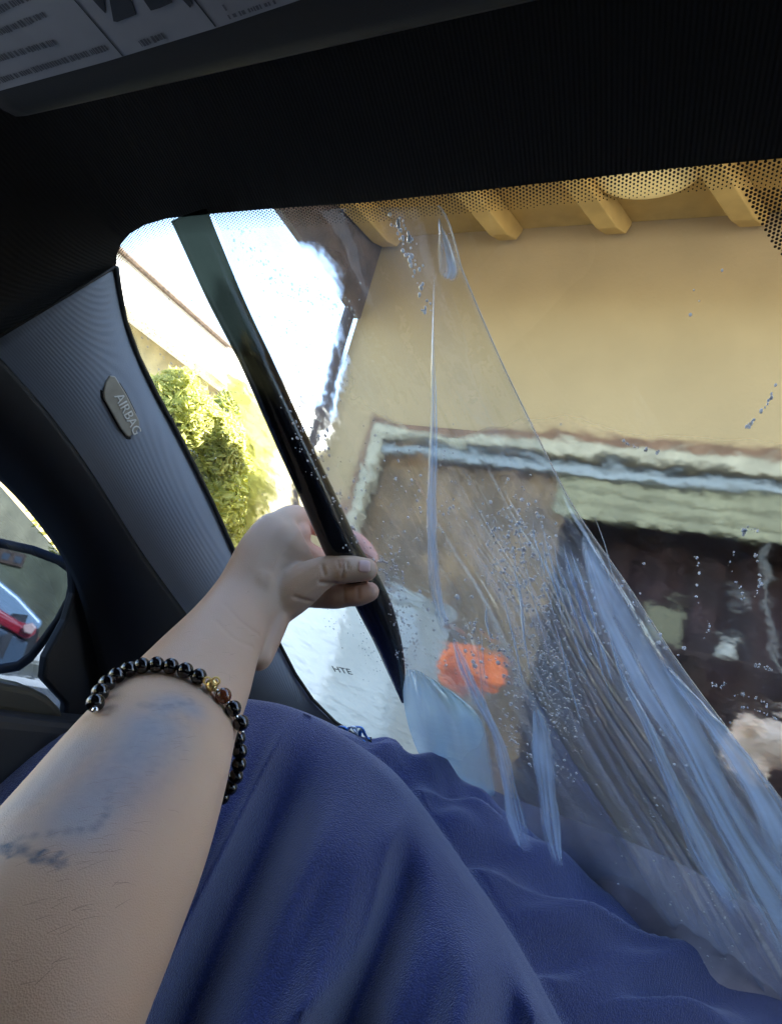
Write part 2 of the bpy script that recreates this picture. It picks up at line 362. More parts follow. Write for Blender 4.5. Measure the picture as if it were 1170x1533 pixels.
MB().cbox(R0+.03, 7, WALLF-OV-.03, WALLF-OV-.002, ztop-.12-OV*ES, ztop+.079).build('fascia', m_eave, house)
# patch of reflected sun under the eave, built as a pale dome
p = KFp(965, 262, WALLF-.62); rr = car(p); rr = (rr[0], rr[1], 0); zl = ztop-.62*ES-.01
sun_dome = MB(); rows = []
for i in range(9):
    a = i/8*pi/2; rows.append([C(rr[0]+.30*sin(a)*cos(t_), rr[1]+.22*sin(a)*sin(t_), zl-.05-.055*cos(a)) for t_ in [2*pi*k/28 for k in range(28)]])
sun_dome.grid(rows, True); sun_dome.build('sun_patch_dome', m_sunpatch, house, smooth=True)
# window: trims, rail, sash, brown shutter panel, dark room
wf = MB().cbox(oL-.10, 4.7, WALLF-.03, WALLF-.001, oT+.001, oT+.075); wf.cbox(oL-.10, oL-.045, WALLF-.029, WALLF-.001, oB, oT); 
win = wf.build('window', m_trimb, house, bevel=.006); tag(win, 'wide window with brown outer trim and cream inner frame')
def wpart(name, m_, *box, bevel=.005):
    return MB().cbox(*box).build(name, m_, win, bevel=bevel)
wpart('frame', m_cream, oL-.044, 4.6, WALLF-.05, WALLF+.05, oT-.075, oT+.0005)
wpart('frame', m_cream, oL-.044, oL+.035, WALLF-.048, WALLF+.05, oB, oT-.076)
wpart('rail', m_rail, oL+.036, 4.6, WALLF-.02, WALLF+.07, oT-.185, oT-.135)
wpart('rail', m_rail, oL+.036, 4.6, WALLF+.0, WALLF+.05, oT-.125, oT-.112)
zr = car(W(900, 790))[2]
xm = car(W(850, 760))[0]
# sash boards to the right
nb = 3
for k in range(nb):
    z1 = oT-.20-(oT-.20-zr)*k/nb; z0 = oT-.20-(oT-.20-zr)*(k+1)/nb+.008
    MB().cbox(xm-.1, 4.55, WALLF+.03, WALLF+.06, z0, z1).build('sash_board', m_roller, win, bevel=.006)
# brown shutter: vertical boards
xb = oL+.04
while xb < xm-.12:
    wd = .145; jit = random.uniform(-.004, .004)
    MB().cbox(xb, xb+wd-.004, WALLF+.10+jit, WALLF+.14+jit, oB+.02, oT-.2).build('shutter_board', m_wood, win, bevel=.004)
    xb += wd
MB().cbox(oL+.04, xb, WALLF+.15, WALLF+.17, oB+.02, oT-.2).build('shutter_back', m_wood, win)
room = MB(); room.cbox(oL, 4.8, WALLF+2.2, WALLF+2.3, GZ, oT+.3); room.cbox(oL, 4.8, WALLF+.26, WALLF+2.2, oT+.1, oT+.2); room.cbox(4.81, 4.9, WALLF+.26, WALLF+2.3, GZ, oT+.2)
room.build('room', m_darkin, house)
# curtain folds in the dark room
rows = []
for i in range(2):
    rows.append([C(xm+.05+(3.0)*u/80, WALLF+.45+.04*sin(u*.9)+.02*sin(u*2.3), (zr-.02, oB+.6)[i]) for u in range(81)])
cu = MB().grid(rows).build('curtain', m_maroon, house, smooth=True)
md = cu.modifiers.new('s', 'SOLIDIFY'); md.thickness = .006
# tan stand and a white jar on the window ledge, cables
pj = W(1086, 990, -.12)
def lathe(name, base, prof, m_, parent=None, n=18, up_=UP):
    rows = [[base + RI*(r*cos(2*pi*k/n)) + FW*(r*sin(2*pi*k/n)) + up_*z for k in range(n)] for r, z in prof]
    return MB().grid(rows, True).build(name, m_, parent, smooth=True)
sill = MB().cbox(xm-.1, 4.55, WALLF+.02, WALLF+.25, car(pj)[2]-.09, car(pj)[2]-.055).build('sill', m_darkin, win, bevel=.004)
jar = lathe('jar', C(car(pj)[0], WALLF+.12, car(pj)[2]-.055), [(0, 0), (.04, 0), (.052, .02), (.052, .055), (.036, .07), (.042, .075), (.042, .10), (0, .104)], m_knob)
tag(jar, 'small off white jar with a lid standing on the window ledge', 'jar')
tin = MB(); pt = W(1010, 955, -.14); tin.cbox(car(pt)[0]-.16, car(pt)[0]+.02, WALLF+.08, WALLF+.2, car(pj)[2]-.054, car(pt)[2]+.09)
tt = tin.build('carton', m_carton, bevel=.006); tag(tt, 'tan cardboard carton at the left end of the window ledge', 'carton')
def cable(pts, r, lab):
    ps = [W(*interp(pts, i/24)[:2], -.02) for i in range(25)]
    o = MB().tube(ps, r, 6).build('cable', m_cable, smooth=True); tag(o, lab, 'cable')
cable([(1146, 830), (1143, 900), (1150, 960), (1170, 1020), (1195, 1060)], .006, 'pale cable hanging down inside the dark window')
cable([(1085, 905), (1098, 902), (1112, 908), (1122, 920), (1105, 926), (1088, 922)], .006, 'short pale cable loop lying in the dark window')
# ------------------------------------------------------------------ neighbour, shrub, cabinet
RN = -9.0
def NR(x, y): v = ray(x, y); return car(CAM+v*(RN/v.dot(RI)))
pA, pB = NR(190, 470), NR(360, 590)
zn = pA[2]
nb_ = empty('neighbour_house', C(RN, pA[1], GZ), 'long olive walled house with white roof edge beyond the sunlit shrub', 'house')
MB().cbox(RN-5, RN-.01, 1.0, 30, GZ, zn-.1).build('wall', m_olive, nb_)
MB().cbox(RN-5, RN+.45, .8, 30.2, zn-.099, zn+.12).build('soffit', m_white, nb_)
MB().cbox(RN+.452, RN+.50, .8, 30.2, zn-.14, zn+.5).build('fascia', m_white, nb_)
rf = MB().prism([C(RN+.50, .6, zn+.502), C(RN+.52, .6, zn+.56), C(RN-3, .6, zn+1.6), C(RN-6.5, .6, zn+.56), C(RN-6.5, .6, zn+.50)], FW*29.8).build('roof', m_white, nb_)
gt = [C(RN+.57, f, zn+.53) for f in (.8, 10, 20, 30.2)]
MB().tube(gt, .05, 8).build('gutter', m_bark, nb_)
def leafcloud(blobs, n, smin, smax, seed, hemi=None):
    rnd = random.Random(seed); mb = MB()
    for c, r, wgt in blobs:
        for _ in range(int(n*wgt)):
            while True:
                d = Vector((rnd.uniform(-1, 1), rnd.uniform(-1, 1), rnd.uniform(-1, 1)))
                if .05 < d.length < 1: break
            d = d*(d.length**-.35)
            p = c+Vector((d.x*r[0], d.y*r[1], d.z*r[2]))*(1+.25*noise.noise(c+d*2.1))
            s = rnd.uniform(smin, smax); a = Vector((rnd.gauss(0, 1), rnd.gauss(0, 1), rnd.gauss(0, .7))).normalized()
            b = a.cross(Vector((rnd.gauss(0, 1), rnd.gauss(0, 1), rnd.gauss(0, 1)))).normalized()
            q = a.cross(b)*.25*s
            mb.add([p-a*s, p-b*s*.42+q, p+a*s, p+b*s*.42+q], [(0, 1, 2), (0, 2, 3)])
    return mb
def shrub(px, py, depth, rad, lab, seed, n=9000):
    c = D(px, py, depth); base = Vector((c.x, c.y, 0))
    e = empty('shrub', base, lab, 'shrub', 'shrubs outside by the drive')
    blobs = [(c, Vector(rad)*.85, .6)]
    rnd = random.Random(seed)
    for k in range(9):
        th = rnd.uniform(0, 2*pi); q = rnd.uniform(.4, .85)
        blobs.append((c+Vector((cos(th)*rad[0]*q, sin(th)*rad[1]*q, rnd.uniform(-.5, .75)*rad[2])), Vector(rad)*rnd.uniform(.28, .45), .2))
    mbl = leafcloud(blobs, n, .03, .065, seed)
    h = len(mbl.f)//2
    fo = mbl.build('foliage', m_leafA, e)
    fo.data.materials.append(m_leafB)
    mi = [1 if (i//2) % 3 == 0 else 0 for i in range(len(fo.data.polygons))]; fo.data.polygons.foreach_set('material_index', mi); fo['kind'] = 'stuff'
    st = MB(); 
    for k in range(6):
        th = k*1.05; st.tube([base+Vector((cos(th)*.05, sin(th)*.05, 0)), base+Vector((cos(th)*.2, sin(th)*.2, c.z*.5)), c+Vector((cos(th)*rad[0]*.6, sin(th)*rad[1]*.6, rad[2]*.3))], [.05, .035, .012], 6)
    st.build('stem', m_bark, e)
shrub(285, 740, 6.2, (.82, .9, 1.2), 'large sunlit yellow green shrub beyond the left of the windscreen', 3, 24000)
shrub(210, 860, 7.8, (1.3, 1.1, 1.0), 'darker low shrub mostly hidden behind the door pillar', 5, 6000)
gw = empty('garden_wall', C(-3.4, 6.5, GZ), 'low pale garden wall standing in the sun left of the house', 'wall')
MB().cbox(-3.5, R0-.4, 6.5, 6.7, GZ, -.35).build('wall_body', m_white, gw); MB().cbox(-3.55, R0-.38, 6.45, 6.75, -.349, -.29).build('coping', m_conc, gw, bevel=.01)
# grey cabinet with lettering in front of the house, left of the bonnet
cab_f = 2.3
def KF(x, y, f): v = ray(x, y); return CAM+v*(f/v.dot(FW))
k0 = car(KF(506, 930, cab_f)); k1 = car(KF(618, 930, cab_f)); kt = car(KF(560, 905, cab_f))[2]
cab = empty('cabinet', C((k0[0]+k1[0])/2, cab_f, GZ), 'pale grey metal cabinet behind the lower left glass', 'cabinet')
MB().cbox(k0[0], k1[0], cab_f, cab_f+.45, GZ, kt).build('body', m_box, cab, bevel=.012)
MB().cbox(k0[0]-.02, k1[0]+.02, cab_f-.03, cab_f+.48, kt+.001, kt+.03).build('lid', m_box, cab, bevel=.008)
MB().cbox(k0[0]+.03, k1[0]-.03, cab_f-.012, cab_f-.001, GZ+.15, kt-.04).build('door', m_box, cab, bevel=.005)
tp = KF(500, 1005, cab_f-.013)

wb0 = car(KF(404, 960, 2.36))[0]; wbe = empty('ground_glare_panel', C((wb0+k0[0])/2, 2.36, GZ), 'white panel added for the glare of sunlit ground left of the grey cabinet', 'board')
MB().cbox(wb0-.5, k0[0]-.03, 2.36, 2.39, GZ, car(KF(450, 880, 2.36))[2]).build('glare_panel', m_white, wbe, bevel=.004)  # white panel added to give the glare of sunlit ground
MB().cbox(wb0-.52, k0[0]-.028, 2.35, 2.40, GZ, GZ+.06).build('glare_panel_foot', m_conc, wbe, bevel=.004)
# ------------------------------------------------------------------ the car
carE = empty('car', C(0, 0, GZ), 'interior of the car around the windscreen, dark headliner and grey pillar', 'car')
def bent(x, y, off): return G(x, y, off)
# windscreen outline, pixels of the photograph at the inner edge of the trim
edge_top = [(172, 400), (173, 382), (180, 364), (194, 348), (216, 335), (250, 325), (320, 318), (400, 311), (550, 301), (700, 285), (850, 268), (1000, 251), (1170, 235), (1400, 213)]
edge_left = [(172, 400), (176, 430), (185, 480), (205, 535), (232, 590), (262, 645), (290, 700), (320, 762), (350, 830), (380, 895), (415, 962), (440, 1010), (466, 1048), (500, 1082), (545, 1112), (600, 1145)]
outl = edge_left[::-1] + edge_top[1:]
# glass as a fine grid so that it can carry the wet mask
gx0, gx1, gf0, gf1 = -.50, .75, car(G(1170, 235))[1]-.03, 1.25
def GP(r, s):      # r across, s along the slope from the top edge
    return C(r, gf0+s*cos(SL), 0)+UP*((GK-(gf0+s*cos(SL))*sin(SL))/cos(SL))
smax = (1.02-gf0)/cos(SL)
nu, nv = 90, 90
rows = [[GP(gx0+(gx1-gx0)*j/nu, smax*i/nv) for j in range(nu+1)] for i in range(nv+1)]
def pix(p):
    q = p-CAM; z = q.dot(fwd); return (PW/2+FP*q.dot(rt)/z, PH/2-FP*q.dot(up)/z)
gl = MB().grid(rows).build('windscreen', m_glass, carE)
wet = []
for v in gl.data.vertices:
    x, y = pix(v.co)
    # wetter beneath the liner and low on the glass, dry high on the right
    lowr = sm(560, 740, y)*.62*sm(430, 520, x)
    sky_ = .50*sm(330, 380, x)*(1-sm(480, 620, x))*sm(300, 400, y)
    top = .30*sm(620, 500, x)
    tx = math.exp(-(((x-510)/44)**2+((y-1005)/40)**2))
    wet.append(min(.75, .12+lowr+max(sky_, top*.6))-.10*tx*(tx > 0))
attr(gl, 'wet', wet)
_o = G(500, 1005, .002); textmesh('lettering', 'HTE', .0155, .0001, _o, G(527, 1010, .002)-_o, (G(503, 985, .002)-_o), m_ink, carE)
# frit: a solid enamel band hidden by the trim plus real dots
def poly_offset(pts, k):      # offset pixel polyline inwards (towards glass centre) by k px
    out = []
    for i, (x, y) in enumerate(pts):
        x0, y0 = pts[max(i-1, 0)]; x1, y1 = pts[min(i+1, len(pts)-1)]
        dx, dy = x1-x0, y1-y0; l = sqrt(dx*dx+dy*dy); out.append((x-dy/l*k, y+dx/l*k))
    return out
band = MB()
band.grid([[G(x, y, .0012) for x, y in poly_offset(outl, -60)], [G(x, y, .0012) for x, y in poly_offset(outl, 2)]])
band.build('enamel_band', m_frit, carE)
dots = MB()
P3 = [Vector(car(G(x, y))) for x, y in outl]
# slope coordinates (r, s) of outline
PS = [(p.x, (p.y-gf0)/cos(SL)) for p in P3]
def dist_edge(r, s):
    best = 9
    for (a0, b0), (a1, b1) in zip(PS[:-1], PS[1:]):
        dx, dy = a1-a0, b1-b0; t_ = max(0, min(1, ((r-a0)*dx+(s-b0)*dy)/(dx*dx+dy*dy))); d_ = sqrt((a0+t_*dx-r)**2+(b0+t_*dy-s)**2)
        if d_ < best: best = d_; side = dx*(s-b0)-dy*(r-a0)
    return best, side
pitch_ = .0017; ndots = 0
def dot(r, s, rad):
    c = GP(r, s)-GN*.0015; a = RI; b_ = (FW*cos(SL)-UP*sin(SL))
    dots.add([c+a*(rad*cos(k*pi/3))+b_*(rad*sin(k*pi/3)) for k in range(6)], [(0, 1, 2, 3, 4, 5)])
tri = [(1074, 225), (1200, 215), (1200, 436)]
def intri(x, y):
    s_ = [(tri[(i+1) % 3][0]-tri[i][0])*(y-tri[i][1])-(tri[(i+1) % 3][1]-tri[i][1])*(x-tri[i][0]) for i in range(3)]
    return all(q >= 0 for q in s_) or all(q <= 0 for q in s_)
ri = np.arange(-.47, .12, pitch_)
for i, r in enumerate(ri):
    for j in range(0, int(.85/pitch_)):
        s = j*pitch_ + (pitch_/2 if i % 2 else 0)
        # quick reject
        if r > -.44 and s > .07 and not (.0 < r < .14 and s < .16): 
            if r > -.36 or s < .1:
                continue
        d_, sd_ = dist_edge(r, s)
        inside = sd_ > 0
        x, y = pix(GP(r, s))
        bw = .011 if s < .1 else .009
        if inside and d_ < bw:
            dot(r, s, .00074*(1-.55*d_/bw)); ndots += 1
        elif inside and intri(x, y):
            dot(r, s, .00070); ndots += 1
do = dots.build('dot_pattern', m_frit, carE); do['kind'] = 'stuff'
print('dots', ndots)
# headliner: front edge at the glass, rising to the roof
rowA = [(168, 424)]+[(x, y) for x, y in edge_top]
def lerp(a, b, t_): return a+(b-a)*t_
def mkhead():
    n = len(rowA); A = [G(x, y, .004) for x, y in rowA]; Cc = []
    zr_ = .262
    for i, (x, y) in enumerate(rowA):
        r_, f_, z_ = car(A[i])
        if i == 0: A[0] = G(160, 428, -.004); Cc.append(SR(-90, 600, -.487)); continue
        i -= 1
        if i == 0: Cc.append(SR(-60, 540, -.468))
        elif i == 1: Cc.append(SR(-160, 520, -.468))
        elif i == 2: Cc.append(SR(-200, 460, -.465))
        elif i == 3: Cc.append(C(-.45, .12, .17))
        elif i == 4: Cc.append(C(-.43, .09, .215))
        elif i == 5: Cc.append(C(-.385, .08, .25))
        else: Cc.append(C(r_, .08, zr_))
    rows = []
    for k in range(9):
        t_ = k/8
        row = []
        for i in range(n):
            p = lerp(A[i], Cc[i], t_)
            row.append(p + UP*(.012*sin(pi*t_)) + (-FW*.004*sin(pi*t_)))
        rows.append(row)
    mb = MB(); mb.grid(rows)
    # rest of the roof and the rail above the side windows
    back = [[Cc[i] for i in range(4, n)], [C(car(Cc[i])[0], -.5, car(Cc[i])[2]+.01) for i in range(4, n)], [C(car(Cc[i])[0], -1.5, car(Cc[i])[2]) for i in range(4, n)]]
    mb.grid(back)
    o = mb.build('headliner', m_head, carE, smooth=True)
    m_ = o.modifiers.new('s', 'SUBSURF'); m_.levels = 1; m_.render_levels = 2
mkhead()
MB().cbox(-.50, 1.15, -1.6, .20, .285, .30).build('roof', m_hood, carE)
MB().cbox(-.50, -.47, -1.6, .08, .17, .284).build('roof_rail', m_head, carE)
MB().prism([C(-.50, .20, .285), C(1.15, .20, .285), C(1.15, .215, .262), C(-.50, .215, .262)], FW*.02+UP*-.004).build('header_beam', m_black, carE)
sh_ = MB(); sh_.cbox(-.50, 1.15, -1.62, -1.58, -.95, .05); sh_.cbox(1.10, 1.15, -1.57, .9, -.95, -.13); sh_.cbox(-.50, -.46, -1.57, .25, -.95, -.16); sh_.cbox(-.459, 1.099, -1.57, .9, -.97, -.93)
sh_.cbox(1.09, 1.15, -.22, -.12, -.129, .28); sh_.cbox(-.50, -.46, -.32, -.22, -.159, .169); sh_.cbox(-.30, 1.0, -1.2, -1.05, -.9, -.05)
sh_.cbox(-.459, 1.099, -1.62, -1.58, .051, .284)  # unseen rear opening closed off to dim the cabin
sh_.build('cabin_lining_and_added_closure', m_dash, carE)
MB().cbox(1.12, 1.125, -1.57, .7, -.129, .28).build('side_window', m_side2, carE)  # unseen right window, tinted dark to dim the cabin
# A pillar trim
pl = [(-20, 518), (30, 572), (70, 618), (108, 668), (140, 715), (172, 765), (205, 820), (243, 873), (279, 922), (318, 972), (350, 1015), (390, 1065), (430, 1110), (480, 1160), (530, 1200)]
el = edge_left[:15]
rows = []
for i, ((x0, y0), (x1, y1)) in enumerate(zip(el, pl)):
    A = G(x0, y0, .004); B = SR(x1, y1, -.468)
    row = []
    for k in range(11):
        t_ = k/10; p = lerp(A, B, t_); nrm = (CAM-p).normalized()
        row.append(p + nrm*(.016*sin(pi*min(1, t_*1.05))**.7))
    rows.append(row)
rows.insert(0, [p+(rows[0][0]-rows[1][0])*.0 for p in rows[0]])
pil = MB().grid(rows[1:]).build('pillar_trim', m_pillar, carE, smooth=True)
m_ = pil.modifiers.new('s', 'SUBSURF'); m_.levels = 1; m_.render_levels = 2
m_ = pil.modifiers.new('t', 'SOLIDIFY'); m_.thickness = .002; m_.offset = -1
MB().prism([SR(x, y, -.497) for x, y in [(-500, 250), (60, 395), (172, 430), (120, 560), (0, 575), (-80, 520), (-500, 560)]], RI*-.01).build('roof_side', m_black, carE)
# seam between headliner and pillar
sa = [lerp(G(172, 400, .006), SR(-60, 540, -.462), k/10)+(CAM-G(172, 400)).normalized()*(.0155*sin(pi*min(1, k/10*1.05))**.7+.001) for k in range(11)]
MB().tube(sa, .0011, 6).build('seam', m_rubber, carE, smooth=True)
MB().tube([G(x, y, .006) for x, y in poly_offset(edge_left, -2)], .0022, 6).build('glass_seal', m_rubber, carE, smooth=True)
# airbag tag in a recess of the pillar
def pilpt(x, y, out_=0.):        # on the trim: ray hit on the built grid
    org = CAM; dr = ray(x, y).normalized()
    from mathutils.geometry import intersect_ray_tri
    best = None
    for i in range(len(rows)-1):
        for k in range(10):
            a, b_, c, d_ = rows[i][k], rows[i][k+1], rows[i+1][k+1], rows[i+1][k]
            for tri_ in ((a, b_, c), (a, c, d_)):
                h = intersect_ray_tri(*tri_, dr, org, True)
                if h: return h - dr*out_
    return CAM+dr*.5
tagc = pilpt(180, 607)
ex = (pilpt(198, 640)-pilpt(165, 575)).normalized(); e2 = (pilpt(200, 595)-pilpt(165, 615)); nrm = ex.cross(e2).normalized()
if nrm.dot(CAM-tagc) < 0: nrm = -nrm
tagpix = [(162, 561), (170, 562), (187, 590), (206, 628), (207, 637), (203, 643), (192, 652), (187, 651), (177, 639), (153, 596), (152, 586), (156, 571)]
def shift_tag(p): return tagc + (p-tagc) - nrm*((p-tagc).dot(nrm))
tp_ = [shift_tag(pilpt(x, y)) for x, y in tagpix]
tc_ = sum(tp_, Vector())/len(tp_)
MB().prism([tc_+(p-tc_)*1.13+nrm*.0012 for p in tp_], nrm*.0009).build('tag_recess', m_rubber, carE, bevel=.0006)
tg = MB().prism([p+nrm*.0022 for p in tp_], nrm*.0022).build('airbag_tag', m_tag, carE, bevel=.0012, seg=3)
lenT = (pilpt(203, 640)-pilpt(166, 566)).length
textmesh('letters', 'AIRBAG', lenT*.235, .0004, shift_tag(pilpt(167, 591))+nrm*.0047, ex, nrm.cross(ex), m_tagl, tg, spacing=1.0).location = (0, 0, 0)
# door frame (black), side glass, door panel, sail
wl_ = [(-60, 640), (0, 700), (30, 728), (60, 762), (85, 795), (108, 830), (122, 862), (132, 900), (140, 950), (150, 1010), (165, 1080)]
fr_ = [(-60, 480), (0, 535), (40, 580), (80, 630), (120, 685), (160, 745), (205, 820), (243, 873), (279, 922), (330, 985), (390, 1065)]
rows2 = []
for (x0, y0), (x1, y1) in zip(fr_, wl_):
    A = SR(x0, y0, -.474); B = SR(x1, y1, -.52)
    rows2.append([lerp(A, B, k/6)+(CAM-A).normalized()*(.012*sin(pi*k/6)) for k in range(7)])
o = MB().grid(rows2).build('door_frame', m_black, carE, smooth=True); m_ = o.modifiers.new('s', 'SUBSURF'); m_.levels = 1; m_.render_levels = 1
o.modifiers.new('t', 'SOLIDIFY').thickness = .01
MB().prism([SR(-200, 500, -.535), SR(135, 880, -.535), SR(150, 1100, -.535), SR(-250, 1100, -.535)], RI*-.004).build('side_window', m_side, carE)
# sail panel between door frame and mirror
sail = [(108, 832), (126, 866), (250, 1000), (250, 1100), (98, 1085), (100, 1055), (66, 1018), (70, 985), (100, 930), (112, 890)]
MB().prism([SR(x, y, -.525) for x, y in sail], RI*-.012).build('sail_panel', m_black, carE, bevel=.003)
led = [(-120, 1012), (-40, 1012), (10, 1023), (50, 1031), (75, 1043), (92, 1060), (101, 1079), (60, 1077), (20, 1070), (-40, 1064), (-120, 1060)]
MB().prism([SR(x, y, -.50) for x, y in led], RI*-.03).build('door_sill', m_panel, carE, bevel=.006, seg=3)
MB().prism([SR(x, y, -.475) for x, y in [(-200, 1066), (0, 1071), (104, 1083), (300, 1095), (400, 1300), (-200, 1400)]], RI*-.05).build('door_panel', m_dash, carE, bevel=.01, seg=3)
MB().cbox(-.60, -.56, -1.7, .9, -1.0, -.19).build('door_skin', m_hood, carE, bevel=.02)
# side mirror
RM = -.74
mi_in = [(-60, 812), (0, 820), (45, 830), (85, 845), (100, 856), (103, 868), (98, 895), (82, 925), (60, 955), (42, 978), (25, 990), (0, 994), (-60, 992)]
mc = SR(20, 905, RM)
# plane of the mirror glass: tilted so that it looks back along the car
vin = (mc-CAM).normalized(); vout = (-FW*1.0 - RI*.38 - UP*.10).normalized(); mn = (vout-vin).normalized()
def MP(x, y, off=0.): v = ray(x, y); return CAM+v*((mc-CAM+mn*off).dot(mn)/v.dot(mn))
MB().prism([MP(x, y, .004) for x, y in mi_in], mn*-.003).build('mirror_glass', m_mirror, carE)
mcx, mcy = 0, 905
def grow(pts, k): return [(mcx+(x-mcx)*(1+k), mcy+(y-mcy)*(1+k)) for x, y in pts]
hs = MB()
hs.grid([[MP(x, y, .0042) for x, y in mi_in], [MP(x, y, .010) for x, y in grow(mi_in, .06)], [MP(x, y, .004) for x, y in grow(mi_in, .16)], [MP(x, y, -.03) for x, y in grow(mi_in, .17)], [MP(x, y, -.07) for x, y in grow(mi_in, -.1)], [MP(x, y, -.085) for x, y in grow(mi_in, -.6)]], True)
hs.build('mirror_housing', m_black, carE, smooth=True)
MB().prism([SR(112, 900, -.56), SR(150, 900, -.56), SR(150, 990, -.56), SR(100, 1000, -.56)], RI*-.12+FW*.10).build('mirror_arm', m_black, carE, bevel=.008)
# sun visor with its label
VZ = .20
vq = [ZP(x, y, VZ) for x, y in ((-40, 212), (50, 195), (300, 135), (620, 65), (900, 0))]
vF = car(vq[2])[1]; vL = car(ZP(38, 198, VZ))[0]; 
rows = []
prof = [(-.19, 0), (-.02, 0), (-.010, .0005), (-.004, .003), (0, .008), (-.002, .014), (-.008, .018), (-.02, .02), (-.19, .022)]
for r_ in (vL-.004, vL, vL+.01, vL+.2, vL+.40):
    k = .75 if r_ < vL else 1
    rows.append([C(r_, vF+a-(0 if k == 1 else .006), VZ+.011+(b_-.011)*k) for a, b_ in prof])
vis = MB().grid(rows).build('sun_visor', m_visor, carE, smooth=True)
def VL(x, y, dz=0.): return ZP(x, y, VZ-.0006-dz)
lb = [(-140, 176), (0, 136), (160, 92), (330, 40), (452, -1), (560, -35), (420, -330), (-400, -250)]
MB().prism([VL(x, y) for x, y in lb], UP*.0005).build('warning_label', m_label, vis).location = (0, 0, 0)
lab = carE
def strip(pts, wd, m_, name='printed_line'):
    a, b_ = VL(*pts[0], .0003), VL(*pts[1], .0003); d_ = (b_-a).normalized(); n_ = d_.cross(UP)*wd/2
    o = MB().add([a-n_, b_-n_, b_+n_, a+n_], [(0, 1, 2, 3)]).build(name, m_, vis); o.location = (0, 0, 0)
strip(((100, -14), (184, 84)), .0007, m_ink, 'rule'); strip(((268, -30), (323, 40)), .0007, m_ink, 'rule')
# print: broken rows of small marks like the blurred text of the photograph
rnd = random.Random(4)
def textrow(a, b_, h, dark=m_inkg):
    x0, y0 = a; x1, y1 = b_; mbx = MB(); A = VL(x0, y0, .0003); B = VL(x1, y1, .0003); L_ = (B-A).length; d_ = (B-A)/L_; n_ = d_.cross(UP); s = 0
    while s < L_-.002:
        w_ = rnd.uniform(.0006, .0016); hh = h*rnd.uniform(.7, 1)
        p0 = A+d_*s; mbx.add([p0-n_*hh/2, p0+d_*w_-n_*hh/2, p0+d_*w_+n_*hh/2, p0+n_*hh/2], [(0, 1, 2, 3)]); s += w_+(rnd.random() < .2 and .0014 or .0004)
    o = mbx.build('printed_line', dark, vis); o.location = (0, 0, 0)
for a, b_ in (((-60, 72), (72, 20)), ((-60, 105), (86, 62)), ((-40, 133), (164, 70)), ((-60, 40), (60, -12)), ((210, 66), (250, 52)), ((335, 12), (345, 8))):
    textrow(a, b_, .0026)
for a, b_ in (((342, 26), (420, 0)),): textrow(a, b_, .0016)
def blob(pts):
    o = MB().prism([VL(x, y, .0004) for x, y in pts], UP*.0003).build('pictogram', m_ink, vis); o.location = (0, 0, 0)
blob([(163, -6), (170, 32), (176, 33), (204, 22), (198, 4), (188, -14)]); blob([(132, -8), (150, 12), (158, 20), (156, -6)])
blob([(208, -10), (226, 16), (240, 12), (258, 4), (250, -20)]); blob([(264, -10), (285, 12), (288, 6), (280, -14)])
# dash and bonnet
MB().cbox(-.47, .9, .30, .95, -.46, -.42).build('dashboard', m_dash, carE, bevel=.02)
rows = []
for i in range(13):
    t_ = i/12; f = 1.03+t_*1.1
    rows.append([C(-.52+1.5*j/14, f, -.36-.10*t_**1.5-.03*(2*j/14-1)**4) for j in range(15)])
MB().grid(rows).build('bonnet', m_hood, carE, smooth=True)
MB().cbox(-.5, .95, .97, 1.03, -.40, -.37).build('cowl', m_black, carE, bevel=.01)
# ------------------------------------------------------------------ roll of tint film
rc = [(283, 322, 25), (308, 380, 24.5), (334, 440, 24), (359, 492, 23), (385, 545, 23), (430, 645, 24.5), (472, 735, 26), (513, 825, 27), (540, 868, 27), (562, 912, 26), (579, 955, 21), (592, 1000, 14), (603, 1050, 3)]
def rolloff(t_): return .030+.004*sin(t_*5)
pts = []; rad = []; lay = []
NR_ = 60; nn = 24
for i in range(NR_+1):
    t_ = i/NR_; x, y, h = interp(rc, t_); off = lerp(.020, .040, sm(0, .6, t_)); p = G(x, y, off)
    pts.append(p); rad.append(h*(p-CAM).length/FP*.97)
rl = MB(); 
rl.tube(pts, rad, nn, caps=True)
ro = rl.build('film_roll', m_film, smooth=True)
tag(ro, 'black roll of window tint film held by the hand across the windscreen', 'film roll')
lv = []
for i in range(NR_+1):
    t_ = i/NR_
    for k in range(nn): lv.append(.12+.30*sm(.13, .17, t_+.02*sin(k))+.58*sm(.24, .42, t_+.015*cos(k)))
attr(ro, 'layers', lv)
# bright edge of the film running down from the roll
ed = [G(x, y, o_) for x, y, o_ in ((527, 893, .05), (548, 935, .05), (576, 992, .045), (599, 1045, .04))]
